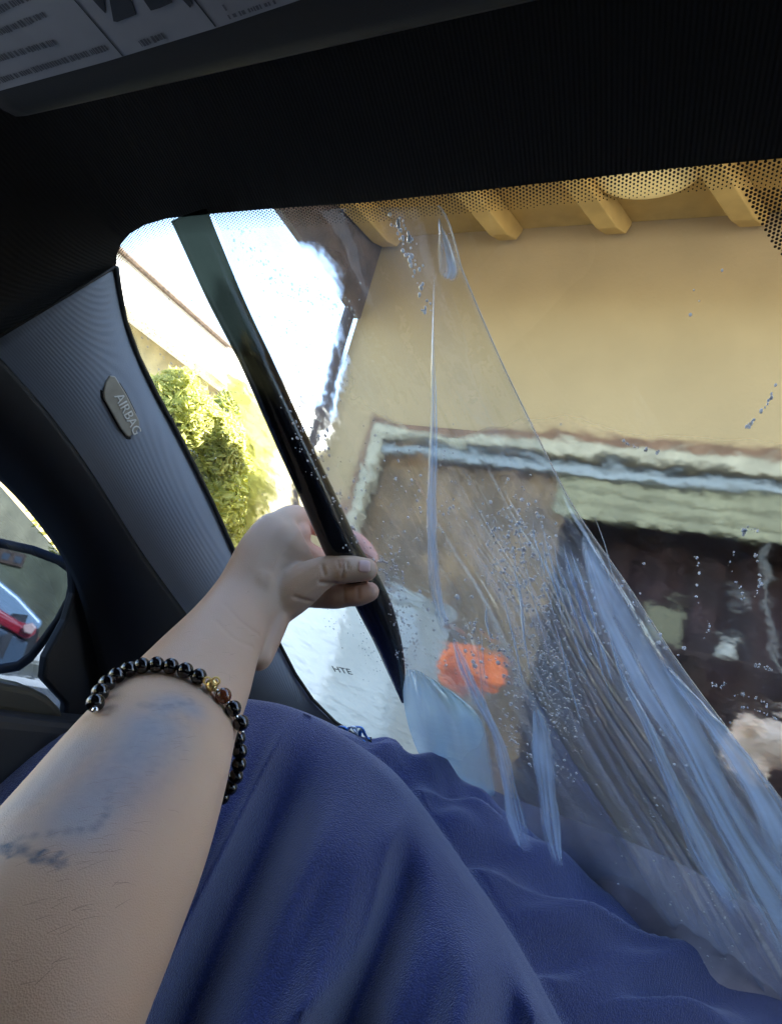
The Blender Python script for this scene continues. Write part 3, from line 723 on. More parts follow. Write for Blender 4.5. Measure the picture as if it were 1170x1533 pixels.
# ------------------------------------------------------------------ liner
Lp = [(312, 318), (352, 431), (399, 534), (451, 638), (498, 736), (540, 821), (585, 905), (606, 990), (612, 1040), (630, 1110), (672, 1200), (740, 1350)]
Rp = [(655, 308), (690, 400), (745, 530), (800, 645), (850, 745), (885, 800), (940, 878), (1010, 985), (1080, 1080), (1170, 1198), (1280, 1350), (1420, 1590)]
def LN(u, v):
    a = interp(Lp, v); b_ = interp(Rp, v); x = a[0]+(b_[0]-a[0])*u; y = a[1]+(b_[1]-a[1])*u
    if v < .09: y = lerp(318-10*u, y, v/.09)
    return x, y
fold_c = [(.42, .022, .010), (.50, .010, .004), (.56, .012, .005), (.61, .010, .006), (.66, .010, .005), (.70, .010, .006), (.75, .014, .006), (.86, .05, .010), (.20, .05, .007), (.95, .03, .006), (.30, .03, .006)]
def loff(u, v):
    o_ = .012+.050*u*sm(.05, .7, v)+.010*sm(.5, 1, v)
    for c, w_, a in fold_c:
        c_ = c+.02*sin(v*6+c*20); o_ += a*sm(.15, .6, v)*math.exp(-((u-c_)/w_)**2)*(1+.3*sin(v*9+c*31))
    o_ += .0012*noise.noise(Vector((u*14, v*9, 1)))+.004*noise.noise(Vector((u*5, v*3, 4)))
    return o_
nu, nv = 150, 110
ln_rows = [[G(*LN(j/nu, i/nv), loff(j/nu, i/nv)) for j in range(nu+1)] for i in range(nv+1)]
liner = empty('film_liner', G(500, 330, .01), 'clear crinkled plastic liner peeled from the tint film, hanging over the windscreen', 'plastic sheet')
sh = MB().grid(ln_rows).build('sheet', m_liner, liner, smooth=True)
sv = []
for i in range(nv+1):
    for j in range(nu+1):
        u, v = j/nu, i/nv
        st_ = noise.noise(Vector((u*38, v*3.0, 2)))*.9+noise.noise(Vector((u*90, v*7, 7)))*.6
        sv.append(max(0, .30+sm(.3, .55, v)*sm(.25, .45, u)*(.25+1.1*max(0, st_))+.25*noise.noise(Vector((u*7, v*5, 11)))+.5*math.exp(-((1-u)/.012)**2)))
attr(sh, 'soft', sv)
MB().tube([ln_rows[i][nu]+(CAM-ln_rows[i][nu]).normalized()*.0008 for i in range(0, nv+1, 2)], .0005, 5).build('sheet_edge', m_edge, liner, smooth=True)
MB().tube(ed, .0010, 6).build('film_edge', m_whitec, liner, smooth=True)
def ribbon(cpts, m_, lift=.006, name='fold', bulge=.004):
    """crease of the liner with sky reflection painted in: cpts = (x, y, half width px)"""
    rows = []; n = 36
    for i in range(n+1):
        t_ = i/n; x, y, h = interp(cpts, t_); x2, y2, _ = interp(cpts, min(1, t_+.03)); x1, y1, _ = interp(cpts, max(0, t_-.03))
        dx, dy = x2-x1, y2-y1; l = sqrt(dx*dx+dy*dy)+1e-6; nx, ny = -dy/l, dx/l
        h += .9*noise.noise(Vector((x*.03, y*.02, 3)))*min(4, h*.3)
        row = []
        for k in range(17):
            s = k/8-1; px, py = x+nx*h*s, y+ny*h*s
            # depth follows the liner
            base = .012+.050*sm(380, 1000, px)*sm(320, 900, py)+.012
            row.append(G(px, py, base+lift+bulge*(1-s*s)+.0015*noise.noise(Vector((px*.05, py*.02, 9)))))
        rows.append(row)
    o = MB().grid(rows).build(name, m_, liner, smooth=True)
    sv = []
    for i in range(n+1):
        for k in range(17):
            q = k/8-1; nz_ = noise.noise(Vector((i*.12, q*1.8, cpts[0][0]*.1))); n2_ = noise.noise(Vector((i*.05, q*6.0, cpts[0][1]*.1)))
            sv.append(max(0, min(1, (1-abs(q)**4)*sm(0, .12, i/n)*sm(0, .15, 1-i/n)*(.66+.55*nz_+.75*n2_))))
    attr(o, 'soft', sv); return o
ribbon([(656, 325, 1), (662, 350, 6), (668, 380, 13), (672, 405, 15), (668, 420, 8)], m_fold)
ribbon([(650, 400, 1), (648, 520, 3), (649, 600, 5), (648, 680, 7), (646, 760, 8), (648, 840, 9), (655, 900, 10), (672, 960, 7)], m_fold)
ribbon([(676, 950, 1), (690, 990, 8), (712, 1040, 9), (742, 1100, 8), (758, 1160, 12), (770, 1220, 14), (790, 1290, 14)], m_fold)
ribbon([(872, 790, 2), (886, 840, 14), (912, 900, 24), (945, 960, 32), (985, 1030, 36), (1030, 1110, 30), (1070, 1190, 26), (1115, 1270, 30), (1185, 1380, 44), (1260, 1500, 60)], m_fold, .016)
ribbon([(985, 985, 2), (1020, 1030, 9), (1070, 1090, 14), (1120, 1160, 20), (1160, 1230, 26), (1200, 1320, 34)], m_fold, .014)
ribbon([(905, 930, 1), (930, 1010, 4), (965, 1080, 8), (995, 1150, 12), (1030, 1230, 16), (1065, 1300, 18), (1110, 1370, 16)], m_fold, .012)
ribbon([(800, 1055, 3), (808, 1090, 13), (814, 1140, 17), (820, 1200, 17), (828, 1260, 12), (838, 1300, 5)], m_fold)
rk = random.Random(77)
for k in range(34):
    a_ = rk.random(); xa = 715+175*a_+rk.gauss(0, 5); ya = 770+60*rk.random()+190*rk.random()**2; ln_ = rk.uniform(50, 190)
    xb_ = xa+ln_*(.14+.22*a_)+rk.gauss(0, 3); yb = ya+ln_; h = rk.uniform(.7, 2.7)
    ribbon([(xa, ya, .4), (lerp(xa, xb_, .3)+rk.gauss(0, 2.5), lerp(ya, yb, .3), h*rk.uniform(.5, 1.2)), (lerp(xa, xb_, .65)+rk.gauss(0, 2.5), lerp(ya, yb, .65), h*rk.uniform(.6, 1.4)), (xb_, yb, .4)], m_fold, .004, bulge=.003)
# sail of liner low beside the roll, its sky reflection painted in
sail_rows = []
Ls = [(608, 1003), (603, 1040), (612, 1090), (632, 1140), (672, 1210), (710, 1290)]
Rs = [(640, 1012), (690, 1045), (722, 1080), (736, 1140), (745, 1210), (756, 1310)]
for i in range(25):
    a = interp(Ls, i/24); b_ = interp(Rs, i/24)
    sail_rows.append([G(lerp(a[0], b_[0], k/16), lerp(a[1], b_[1], k/16)-4*sin(pi*k/16), .045*(1-.75*sm(8, 17, i))+.010*sin(pi*k/16)*(1-.6*sm(8, 17, i))+.002*sin(k*1.3+i*.2)) for k in range(17)])
so_ = MB().grid(sail_rows).build('fold', m_foldm, liner, smooth=True)
attr(so_, 'soft', [min(1, (.75+.45*noise.noise(Vector((i*.1, k*.2, 5))))*(.55+.45*sm(0, 4, i))*sm(0, 1.5, 16-k+.4)) for i in range(25) for k in range(17)])
# ------------------------------------------------------------------ water drops on glass, film and liner
ax3 = (RI, (FW*cos(SL)-UP*sin(SL)), GN*.55)
def drops(regions, m_, lab, seed, parent, off):
    rnd = random.Random(seed); mb = MB()
    for (pts_, n, r0, r1, spread) in regions:
        if parent is not carE: n = int(n*2.4); r1 *= 1.45
        for _ in range(n):
            t_ = rnd.random(); x, y = interp(pts_, t_)[:2]; x += rnd.gauss(0, spread); y += rnd.gauss(0, spread)
            r_ = rnd.uniform(r0, r1)*(.4+.6*rnd.random()); st = rnd.uniform(1, 1.5)
            o_ = off(x, y)
            mb.sphere(G(x, y, o_), r_, 7, 5, (ax3[0]*1.0, ax3[1]*st, ax3[2]))
    o = mb.build(lab, m_, parent, smooth=True); o['kind'] = 'stuff'; return o
onglass = lambda x, y: .0015
onliner = lambda x, y: .016+.050*sm(380, 1000, x)*sm(320, 900, y)+.004
drops([([(200, 470), (290, 530), (370, 620)], 330, .0004, .0011, 24), ([(240, 560), (330, 680), (400, 760)], 160, .0004, .0010, 40),
       ([(355, 350), (430, 430), (520, 470), (480, 620)], 220, .0004, .0010, 12), ([(400, 480), (460, 560)], 60, .0004, .0010, 30),
       ([(500, 920), (540, 960), (560, 1000)], 90, .0004, .0013, 14), ([(600, 700), (760, 900)], 220, .0004, .0011, 70)], m_drop, 'water_drops', 11, carE, onglass)
drops([([(595, 330), (620, 390), (640, 470)], 26, .0005, .0012, 6), ([(760, 780), (800, 950), (830, 1080)], 520, .0004, .0011, 30), ([(580, 820), (590, 900), (620, 980)], 120, .0004, .0011, 14),
       ([(700, 940), (745, 970), (770, 1030), (755, 1090), (800, 1140), (870, 1165)], 90, .0005, .0013, 8), ([(640, 900), (690, 980), (720, 1020)], 24, .0009, .0019, 18),
       ([(880, 850), (960, 1000), (1080, 1150)], 130, .0004, .0012, 26), ([(960, 1200), (1040, 1330), (1090, 1450)], 60, .0004, .0011, 40), ([(560, 720), (650, 760)], 60, .0004, .0009, 40), ([(1000, 500), (1110, 400)], 2, .0006, .0010, 20)], m_dropw, 'water_drops', 12, liner, onliner)
drops([([(470, 640), (500, 740), (535, 820)], 26, .0004, .0012, 8), ([(590, 910), (605, 1000)], 26, .0004, .0010, 6), ([(430, 600), (470, 700)], 18, .0004, .0009, 10)], m_dropw, 'water_drops', 13, liner, lambda x, y: .064)
# trickles on the bare glass at the right
rnd = random.Random(21); tk = MB()
for pts_ in ([(1040, 832), (1046, 860), (1042, 895), (1060, 930), (1052, 960)], [(1098, 826), (1090, 850), (1105, 880), (1112, 900)], [(1130, 830), (1138, 870), (1120, 905)], [(1060, 1020), (1075, 1028), (1084, 1022)], [(1100, 1040), (1130, 1044), (1150, 1056)],
             [(1126, 995), (1146, 1000), (1156, 1004)], [(1110, 1058), (1140, 1066), (1166, 1080)], [(1166, 560), (1150, 600), (1128, 630), (1115, 640)], [(1112, 800), (1120, 790), (1132, 796)], [(930, 660), (960, 672), (985, 676)]):
    for _k in range(16):
        q_ = interp(pts_, rnd.random()); tk.sphere(G(q_[0]+rnd.gauss(0, 1.5), q_[1]+rnd.gauss(0, 1.5), .0012), rnd.uniform(.0003, .0010), 7, 5, (RI, (FW*cos(SL)-UP*sin(SL))*rnd.uniform(1, 2.2), GN*.5))
tk.build('water_trickles', m_dropw, carE, smooth=True)['kind'] = 'stuff'
# ------------------------------------------------------------------ blanket
P0 = [(-160, 1262, .50), (-60, 1190, .52), (0, 1152, .53), (70, 1110, .55), (130, 1080, .57), (200, 1058, .58), (270, 1046, .60), (340, 1044, .62), (400, 1050, .64), (440, 1060, .655), (480, 1076, .67), (545, 1107, .70), (590, 1122, .715), (640, 1140, .72), (700, 1175, .72), (760, 1218, .72), (850, 1288, .72), (940, 1352, .71), (1040, 1415, .70), (1112, 1466, .69), (1175, 1496, .68), (1250, 1536, .67), (1350, 1590, .66)]
P2 = [(-160, 1264, .49), (-60, 1192, .51), (0, 1154, .52), (70, 1112, .54), (130, 1082, .56), (200, 1060, .57), (270, 1048, .59), (340, 1046, .605), (400, 1052, .62), (440, 1062, .625), (480, 1080, .63), (520, 1108, .62), (552, 1135, .61), (585, 1165, .60), (618, 1205, .585), (650, 1250, .57), (685, 1300, .555), (720, 1350, .54), (755, 1405, .525), (790, 1465, .51), (830, 1540, .50), (880, 1640, .48)]
NC = 230; rows = []
nA, nB_ = 46, 46
cols = []
for j in range(NC+1):
    u = j/NC; a = interp(P0, u); c = interp(P2, u)
    x0, y0, d0 = a; x2, y2, d2 = c
    p0 = D(x0, y0, d0); p2 = D(x2, y2, d2)
    sep = sm(.47, .6, u)
    # valley hidden behind the near ridge
    p1 = D(x2+16*sep, y2+4*sep, d2+.002+.055*sep)
    x3 = -420+u*1250; y3 = 1900
    p3 = D(x3, y3, .36)
    col = [D(x0-8*sep*0, y0+70, d0+.05)]
    for k in range(nA):
        t_ = k/nA; p = lerp(p0, p1, t_)
        fold = (.011*sin(u*50+t_*5.0)+.007*sin(u*95+1.5-t_*5)+.010*1.5*(1-abs(sin(u*21+t_*2.2+noise.noise(Vector((u*6, t_*2, 5))))))**2.2+.006*noise.noise(Vector((u*30, t_*5, 0))))*sep*sm(0, .25, t_)*(1-.5*t_)
        crown = .012*sin(pi*t_)*sep
        p = p + UP*(fold+crown); col.append(p)
    for k in range(6):
        t_ = k/6; col.append(lerp(p1, p2, t_)+UP*.004*sin(pi*t_)*sep)
    for k in range(nB_+1):
        t_ = k/nB_; p = lerp(p2, p3, t_)
        bul = .055*sin(pi*min(1, t_**.8))*1.0
        fold = .022*sin(u*27-1.6+t_*1.2)*sm(.03, .35, t_)+.009*sin(u*61+t_*3)*sm(.1, .5, t_)+.016*(1-abs(sin(u*13+t_*1.3+.5+noise.noise(Vector((u*5, t_*2, 8))))))**3*sm(0, .2, t_)+.004*noise.noise(Vector((u*16, t_*5, 3)))
        nr = (CAM-p).normalized(); p = p + nr*(bul*.5+fold*1.2) + UP*(bul*.35)*(1-t_)
        col.append(p)
    cols.append(col)
bm_ = MB().grid(cols)
# far flap of the blanket lying on the dash under the glass
fl = []
ft = [(560, 1125), (660, 1150), (760, 1192), (870, 1232), (1000, 1285), (1110, 1345), (1250, 1430)]
fb = [(560, 1190), (640, 1230), (740, 1300), (850, 1380), (960, 1450), (1100, 1560), (1250, 1700)]
for i in range(61):
    a = interp(ft, i/60); b_ = interp(fb, i/60)
    fl.append([G(lerp(a[0], b_[0], k/12), lerp(a[1], b_[1], k/12), .006+(.055+.045*sm(22, 48, i))*k/12+.002*sin(i*.5+k*.3)) for k in range(13)])
dt_ = MB().grid(fl).build('dash_top', mat('dash_top_cloth', (.42, .38, .44), .9, noise_s=30, noise_a=.1), carE, smooth=True)
bl = bm_.build('blanket', m_blanket, smooth=True)
tag(bl, 'blue fleece blanket draped over the dashboard below the windscreen', 'blanket')
# little blue and white ribbon bow at the foot of the glass
bowE = empty('ribbon_bow', D(530, 1103, .68), 'small blue and white plastic ribbon tuft at the lower glass corner', 'ribbon')
for k, (pp, m_) in enumerate([([(503, 1094), (508, 1088), (518, 1090), (516, 1100)], m_bluec), ([(514, 1102), (522, 1090), (530, 1088), (534, 1096)], m_whitec), ([(532, 1088), (542, 1090), (546, 1100), (552, 1106)], m_bluec),
                            ([(528, 1090), (534, 1100), (536, 1110)], m_whitec), ([(540, 1092), (538, 1104), (545, 1110)], m_bluec), ([(505, 1100), (514, 1096), (524, 1104)], m_bluec)]):
    MB().tube([D(*interp(pp, i/10)[:2], .676+.004*sin(i*.7+k)) for i in range(11)], .0023, 7, flat=.5, flatdir=UP).build('ribbon', m_, bowE, smooth=True)
MB().tube([D(*interp([(505, 1094), (530, 1107), (556, 1109)], i/8)[:2], .684) for i in range(9)], .004, 8).build('knot', m_rubber, bowE, smooth=True)
# ------------------------------------------------------------------ person: arm and hand
skin = bpy.data.materials.new('skin'); skin.use_nodes = True; t = skin.node_tree; b = t.nodes['Principled BSDF']
b.inputs['Roughness'].default_value = .48; b.inputs['Subsurface Weight'].default_value = .18; b.inputs['Subsurface Radius'].default_value = (.008, .003, .0015); b.inputs['Subsurface Scale'].default_value = .6
tc = t.nodes.new('ShaderNodeTexCoord'); n1 = t.nodes.new('ShaderNodeTexNoise'); n1.inputs['Scale'].default_value = 22; n1.inputs['Detail'].default_value = 5
mxc = t.nodes.new('ShaderNodeMix'); mxc.data_type = 'RGBA'; mxc.inputs[6].default_value = (.55, .36, .235, 1); mxc.inputs[7].default_value = (.68, .48, .33, 1)
at = t.nodes.new('ShaderNodeAttribute'); at.attribute_name = 'ink'; n3 = t.nodes.new('ShaderNodeTexNoise'); n3.inputs['Scale'].default_value = 260; n3.inputs['Detail'].default_value = 4
ml = t.nodes.new('ShaderNodeMath'); ml.operation = 'MULTIPLY'; mr = t.nodes.new('ShaderNodeMapRange'); mr.inputs[1].default_value = .35; mr.inputs[2].default_value = .65; mr.inputs[3].default_value = .35
mx2 = t.nodes.new('ShaderNodeMix'); mx2.data_type = 'RGBA'; mx2.inputs[7].default_value = (.05, .10, .16, 1)
ar = t.nodes.new('ShaderNodeAttribute'); ar.attribute_name = 'blush'; mx3 = t.nodes.new('ShaderNodeMix'); mx3.data_type = 'RGBA'; mx3.inputs[7].default_value = (.66, .27, .20, 1)
L = t.links.new
L(tc.outputs['Object'], n1.inputs['Vector']); L(tc.outputs['Object'], n3.inputs['Vector']); L(n1.outputs[0], mxc.inputs[0]); L(n3.outputs[0], mr.inputs[0]); L(mr.outputs[0], ml.inputs[0]); L(at.outputs['Fac'], ml.inputs[1])
as_ = t.nodes.new('ShaderNodeAttribute'); as_.attribute_name = 'sky_ink_tint'; mx4 = t.nodes.new('ShaderNodeMix'); mx4.data_type = 'RGBA'; mx4.inputs[7].default_value = (.22, .34, .48, 1)
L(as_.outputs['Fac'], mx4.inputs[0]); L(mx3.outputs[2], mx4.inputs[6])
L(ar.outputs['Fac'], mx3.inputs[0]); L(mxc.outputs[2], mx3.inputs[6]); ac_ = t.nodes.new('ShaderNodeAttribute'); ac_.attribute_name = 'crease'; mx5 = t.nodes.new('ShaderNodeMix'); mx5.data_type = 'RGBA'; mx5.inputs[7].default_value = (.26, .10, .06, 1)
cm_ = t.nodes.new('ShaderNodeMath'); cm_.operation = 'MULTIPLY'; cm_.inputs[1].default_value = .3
nb2 = t.nodes.new('ShaderNodeTexNoise'); nb2.inputs['Scale'].default_value = 7; nb2.inputs['Detail'].default_value = 3; mb2 = t.nodes.new('ShaderNodeMapRange'); mb2.inputs[1].default_value = .4; mb2.inputs[2].default_value = .75; mb2.inputs[4].default_value = .35
mx6 = t.nodes.new('ShaderNodeMix'); mx6.data_type = 'RGBA'; mx6.inputs[7].default_value = (.56, .27, .19, 1)
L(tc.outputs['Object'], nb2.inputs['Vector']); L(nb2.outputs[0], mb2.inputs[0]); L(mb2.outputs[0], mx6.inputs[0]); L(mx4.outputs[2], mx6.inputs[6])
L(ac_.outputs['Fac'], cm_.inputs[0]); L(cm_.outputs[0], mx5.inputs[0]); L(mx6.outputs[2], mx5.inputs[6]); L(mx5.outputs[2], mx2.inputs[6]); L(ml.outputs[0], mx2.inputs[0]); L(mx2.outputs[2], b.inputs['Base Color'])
n4 = t.nodes.new('ShaderNodeTexVoronoi'); n4.inputs['Scale'].default_value = 1700; bp = t.nodes.new('ShaderNodeBump'); bp.inputs['Strength'].default_value = .28; bp.inputs['Distance'].default_value = .0006
L(tc.outputs['Object'], n4.inputs['Vector']); L(n4.outputs[0], bp.inputs['Height']); L(bp.outputs[0], b.inputs['Normal'])
def loft_px(st, n=28, fine=8):
    """stations: right point, left point (pixels), depth, thickness ratio -> rings"""
    mb = MB(); rings = []
    m = (len(st)-1)*fine
    for i in range(m+1):
        xr, yr, xl, yl, d, th = interp(st, i/m)
        A = D(xr, yr, d); B = D(xl, yl, d); c = (A+B)/2; ux = (A-B)/2; rings.append((c, ux, th))
    out = []
    for i, (c, ux, th) in enumerate(rings):
        tg_ = (rings[min(i+1, m)][0]-rings[max(i-1, 0)][0]).normalized()
        nr = ux.cross(tg_).normalized()*ux.length*th
        if nr.dot(CAM-c) < 0: nr = -nr
        row = []
        for k in range(n):
            a = 2*pi*k/n; cs, sn = cos(a), sin(a)
            e = .9; row.append(c+ux*(abs(cs)**e*(1 if cs > 0 else -1))+nr*(abs(sn)**e*(1 if sn > 0 else -1)))
        out.append(row)
    mb.grid(out, True)
    b0 = 0; mb.f.append(tuple(range(n))[::-1]); e = (len(out)-1)*n; mb.f.append(tuple(e+k for k in range(n)))
    return mb
arm_st = [(120, 1790, -330, 1620, .175, .80), (180, 1640, -220, 1470, .19, .80), (218, 1533, -130, 1375, .205, .80), (258, 1430, -58, 1283, .228, .80), (306, 1300, 22, 1198, .262, .78), (336, 1190, 98, 1112, .30, .77), (352, 1110, 164, 1040, .345, .76),
          (370, 1050, 228, 972, .388, .74), (384, 990, 288, 912, .430, .70), (398, 952, 330, 862, .462, .60), (432, 926, 362, 806, .487, .50), (462, 900, 392, 772, .507, .42), (478, 868, 424, 764, .520, .34)]
am = loft_px(arm_st)
def chain(pp, n=14, sub=7):
    mb = MB(); ps = []; rs = []
    m = (len(pp)-1)*sub
    for i in range(m+1):
        x, y, d, r_ = interp(pp, i/m); ps.append(D(x, y, d)); rs.append(r_)
    mb.tube(ps, rs, n)
    mb.sphere(ps[-1], rs[-1]*.99, 12, 8); mb.sphere(ps[0], rs[0]*.99, 12, 8)
    return mb
parts = [am,
  chain([(400, 910, .486, .020), (440, 884, .488, .0190), (474, 862, .489, .0150), (500, 852, .490, .0120), (512, 852, .490, .0126), (530, 852, .491, .0112), (548, 853, .492, .0100)]),   # thumb in front of the roll
  chain([(440, 884, .510, .0140), (485, 892, .508, .0110), (505, 892, .505, .0112), (522, 891, .503, .0098), (536, 890, .501, .0100), (553, 886, .500, .0086)]),                    # finger beneath it
  chain([(415, 790, .515, .0140), (440, 776, .530, .0125), (470, 786, .548, .0095), (505, 800, .563, .0085), (535, 812, .566, .0082), (556, 836, .562, .0072)]),  # index behind the roll
  chain([(440, 820, .522, .0135), (468, 832, .536, .0100), (500, 842, .552, .0088), (530, 850, .560, .0080), (552, 862, .556, .0070)]),
  chain([(448, 850, .525, .0130), (482, 862, .540, .0095), (515, 872, .553, .0080), (540, 880, .556, .0070)])]
bb = MB(); _h = chain([(418, 905, .484, .013), (402, 945, .468, .0125), (388, 985, .445, .010)]); bb.add(_h.v, _h.f); bb.sphere(D(382, 880, .478), .021, 14, 10); bb.sphere(D(420, 790, .520), .0135, 14, 10); bb.sphere(D(445, 800, .526), .0125, 14, 10); bb.sphere(D(430, 880, .496), .021, 14, 10)
parts.append(bb)
allm = MB()
for q in parts: allm.add(q.v, q.f)
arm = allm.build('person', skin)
tag(arm, 'bare tattooed left arm in the foreground, hand gripping the black film roll', 'person')
m_ = arm.modifiers.new('r', 'REMESH'); m_.mode = 'VOXEL'; m_.voxel_size = .00145; m_.use_smooth_shade = True
m_ = arm.modifiers.new('s', 'SMOOTH'); m_.factor = .6; m_.iterations = 13
dg = bpy.context.evaluated_depsgraph_get(); me = bpy.data.meshes.new_from_object(arm.evaluated_get(dg))
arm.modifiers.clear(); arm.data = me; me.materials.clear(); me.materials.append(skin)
for p in me.polygons: p.use_smooth = True
def pd(x, y, a, b_): # distance of pixel to segment
    dx, dy = b_[0]-a[0], b_[1]-a[1]; t_ = max(0, min(1, ((x-a[0])*dx+(y-a[1])*dy)/(dx*dx+dy*dy+1e-9))); return sqrt((a[0]+dx*t_-x)**2+(a[1]+dy*t_-y)**2)
def arm_at(x, y):
    ok, loc, nr, idx = arm.ray_cast(CAM, ray(x, y).normalized()); return (loc, nr) if ok else (D(x, y, .3), -fwd)
# tattoo strokes fixed to the skin: polylines of surface points
rs_ = random.Random(9)
strokes = [([(x_, y_), (x_+rs_.uniform(2, 9), y_+rs_.uniform(-5, 7))], rs_.uniform(.0007, .0013), rs_.uniform(.5, .95)) for x_, y_ in [(4+88*t_/33+rs_.gauss(0, 2), 1266+28*(t_/33)**1.3+rs_.gauss(0, 6)) for t_ in range(34)]]
strokes += [([(0, 1272), (50, 1276), (90, 1298)], .0011, .6),
           ([(30, 1255), (90, 1245), (140, 1240), (160, 1215), (165, 1185)], .0016, .45), ([(180, 1170), (230, 1120), (262, 1060)], .013, .16), ([(100, 1180), (150, 1130)], .014, .14), ([(215, 1055), (250, 1058), (285, 1050)], .0030, .35), ([(0, 1225), (60, 1200)], .010, .14)]
segs = []
for pts_, wd, st in strokes:
    sp = [arm_at(*interp(pts_, i/10)[:2])[0] for i in range(11)]; segs.append((sp, wd, st))
ink = np.zeros(len(me.vertices)); co = np.empty(len(me.vertices)*3); me.vertices.foreach_get('co', co); co = co.reshape(-1, 3)
for sp, wd, st in segs:
    for p in sp:
        d_ = np.linalg.norm(co-np.array(p), axis=1); ink = np.maximum(ink, st*np.clip(1.6-d_/wd, 0, 1))
attr(arm, 'ink', ink)
cool_tint = np.zeros(len(co))  # faded blue ink together with cool sky light painted into the forearm
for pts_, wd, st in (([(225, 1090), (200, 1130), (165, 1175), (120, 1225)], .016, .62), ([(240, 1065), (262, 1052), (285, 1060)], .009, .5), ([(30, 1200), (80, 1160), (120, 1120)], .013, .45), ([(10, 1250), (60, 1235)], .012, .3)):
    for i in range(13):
        p = np.array(arm_at(*interp(pts_, i/12)[:2])[0]); cool_tint = np.maximum(cool_tint, st*np.exp(-(np.linalg.norm(co-p, axis=1)/wd)**2))
attr(arm, 'sky_ink_tint', cool_tint)
bl_ = np.zeros(len(co))
for (x, y, d_, r_, s_) in ((552, 852, .505, .016, .55), (548, 880, .515, .026, .7), (470, 800, .54, .03, .8), (540, 820, .56, .03, .9), (520, 885, .515, .02, .6), (400, 950, .47, .02, .2)):
    p = np.array(D(x, y, d_)); bl_ = np.maximum(bl_, s_*np.clip(1.3-np.linalg.norm(co-p, axis=1)/r_, 0, 1))
attr(arm, 'blush', bl_)
# skin creases and veins as relief
no_ = np.empty(len(co)*3); me.vertices.foreach_get('normal', no_); no_ = no_.reshape(-1, 3)
disp = np.zeros(len(co)); cr_ = np.zeros(len(co))
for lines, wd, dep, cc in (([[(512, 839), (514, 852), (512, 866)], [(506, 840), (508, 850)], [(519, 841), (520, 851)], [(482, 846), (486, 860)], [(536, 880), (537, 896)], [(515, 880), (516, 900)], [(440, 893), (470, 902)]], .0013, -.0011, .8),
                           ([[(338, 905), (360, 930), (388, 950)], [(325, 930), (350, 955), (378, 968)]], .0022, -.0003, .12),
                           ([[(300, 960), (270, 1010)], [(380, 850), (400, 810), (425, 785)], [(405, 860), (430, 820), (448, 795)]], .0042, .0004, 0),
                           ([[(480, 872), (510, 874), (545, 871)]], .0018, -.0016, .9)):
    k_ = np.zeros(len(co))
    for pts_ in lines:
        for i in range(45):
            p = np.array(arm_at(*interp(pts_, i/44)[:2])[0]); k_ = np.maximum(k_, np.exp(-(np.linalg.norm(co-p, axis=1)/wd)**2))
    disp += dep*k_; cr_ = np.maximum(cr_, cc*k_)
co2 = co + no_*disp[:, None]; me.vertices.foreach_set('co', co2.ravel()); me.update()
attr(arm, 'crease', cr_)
# thumb nail
def nail(x, y, hw, hl, dx, dy):
    rows = []
    for i in range(7):
        s = i/6*2-1; row = []
        for k in range(7):
            q = k/6*2-1; w_ = hw*sqrt(max(0, 1-.55*abs(s)**4)); px = x+dx*hl*s-dy*w_*q; py = y+dy*hl*s+dx*w_*q
            ok, loc, nr, _i = arm.ray_cast(CAM, ray(px, py).normalized())
            if not ok: ok, loc, nr, _i = arm.ray_cast(CAM, ray(x+(px-x)*.8, y+(py-y)*.8).normalized())
            row.append(loc+nr*.0004 if ok else D(x, y, .5))
        rows.append(row)
    o = MB().grid(rows).build('nail', m_nail, arm, smooth=True); o.location = (0, 0, 0)
    o.modifiers.new('t', 'SOLIDIFY').thickness = .0005
nail(545, 848, 9, 9, 1, .05)
rh = random.Random(31); hm = MB()
for _ in range(130):
    t_ = rh.random(); x = lerp(40, 330, t_)+rh.gauss(0, 45); y = lerp(1420, 930, t_)+rh.gauss(0, 45)
    ok, loc, nr, _i = arm.ray_cast(CAM, ray(x, y).normalized())
    if not ok: continue
    tdir = (D(x+14, y-rh.uniform(4, 16), .35)-D(x, y, .35)); tdir = (tdir-nr*tdir.dot(nr)).normalized(); ln_ = rh.uniform(.004, .009); sd_ = tdir.cross(nr)*.00004
    a_ = loc; b_ = loc+tdir*ln_*.5+nr*ln_*.18; c_ = loc+tdir*ln_+nr*ln_*.12
    hm.add([a_-sd_, a_+sd_, b_+sd_, b_-sd_, c_], [(0, 1, 2, 3), (3, 2, 4)])
hh_ = hm.build('arm_hair', mat('hair', (.22, .13, .09), .6), arm); hh_['kind'] = 'stuff'
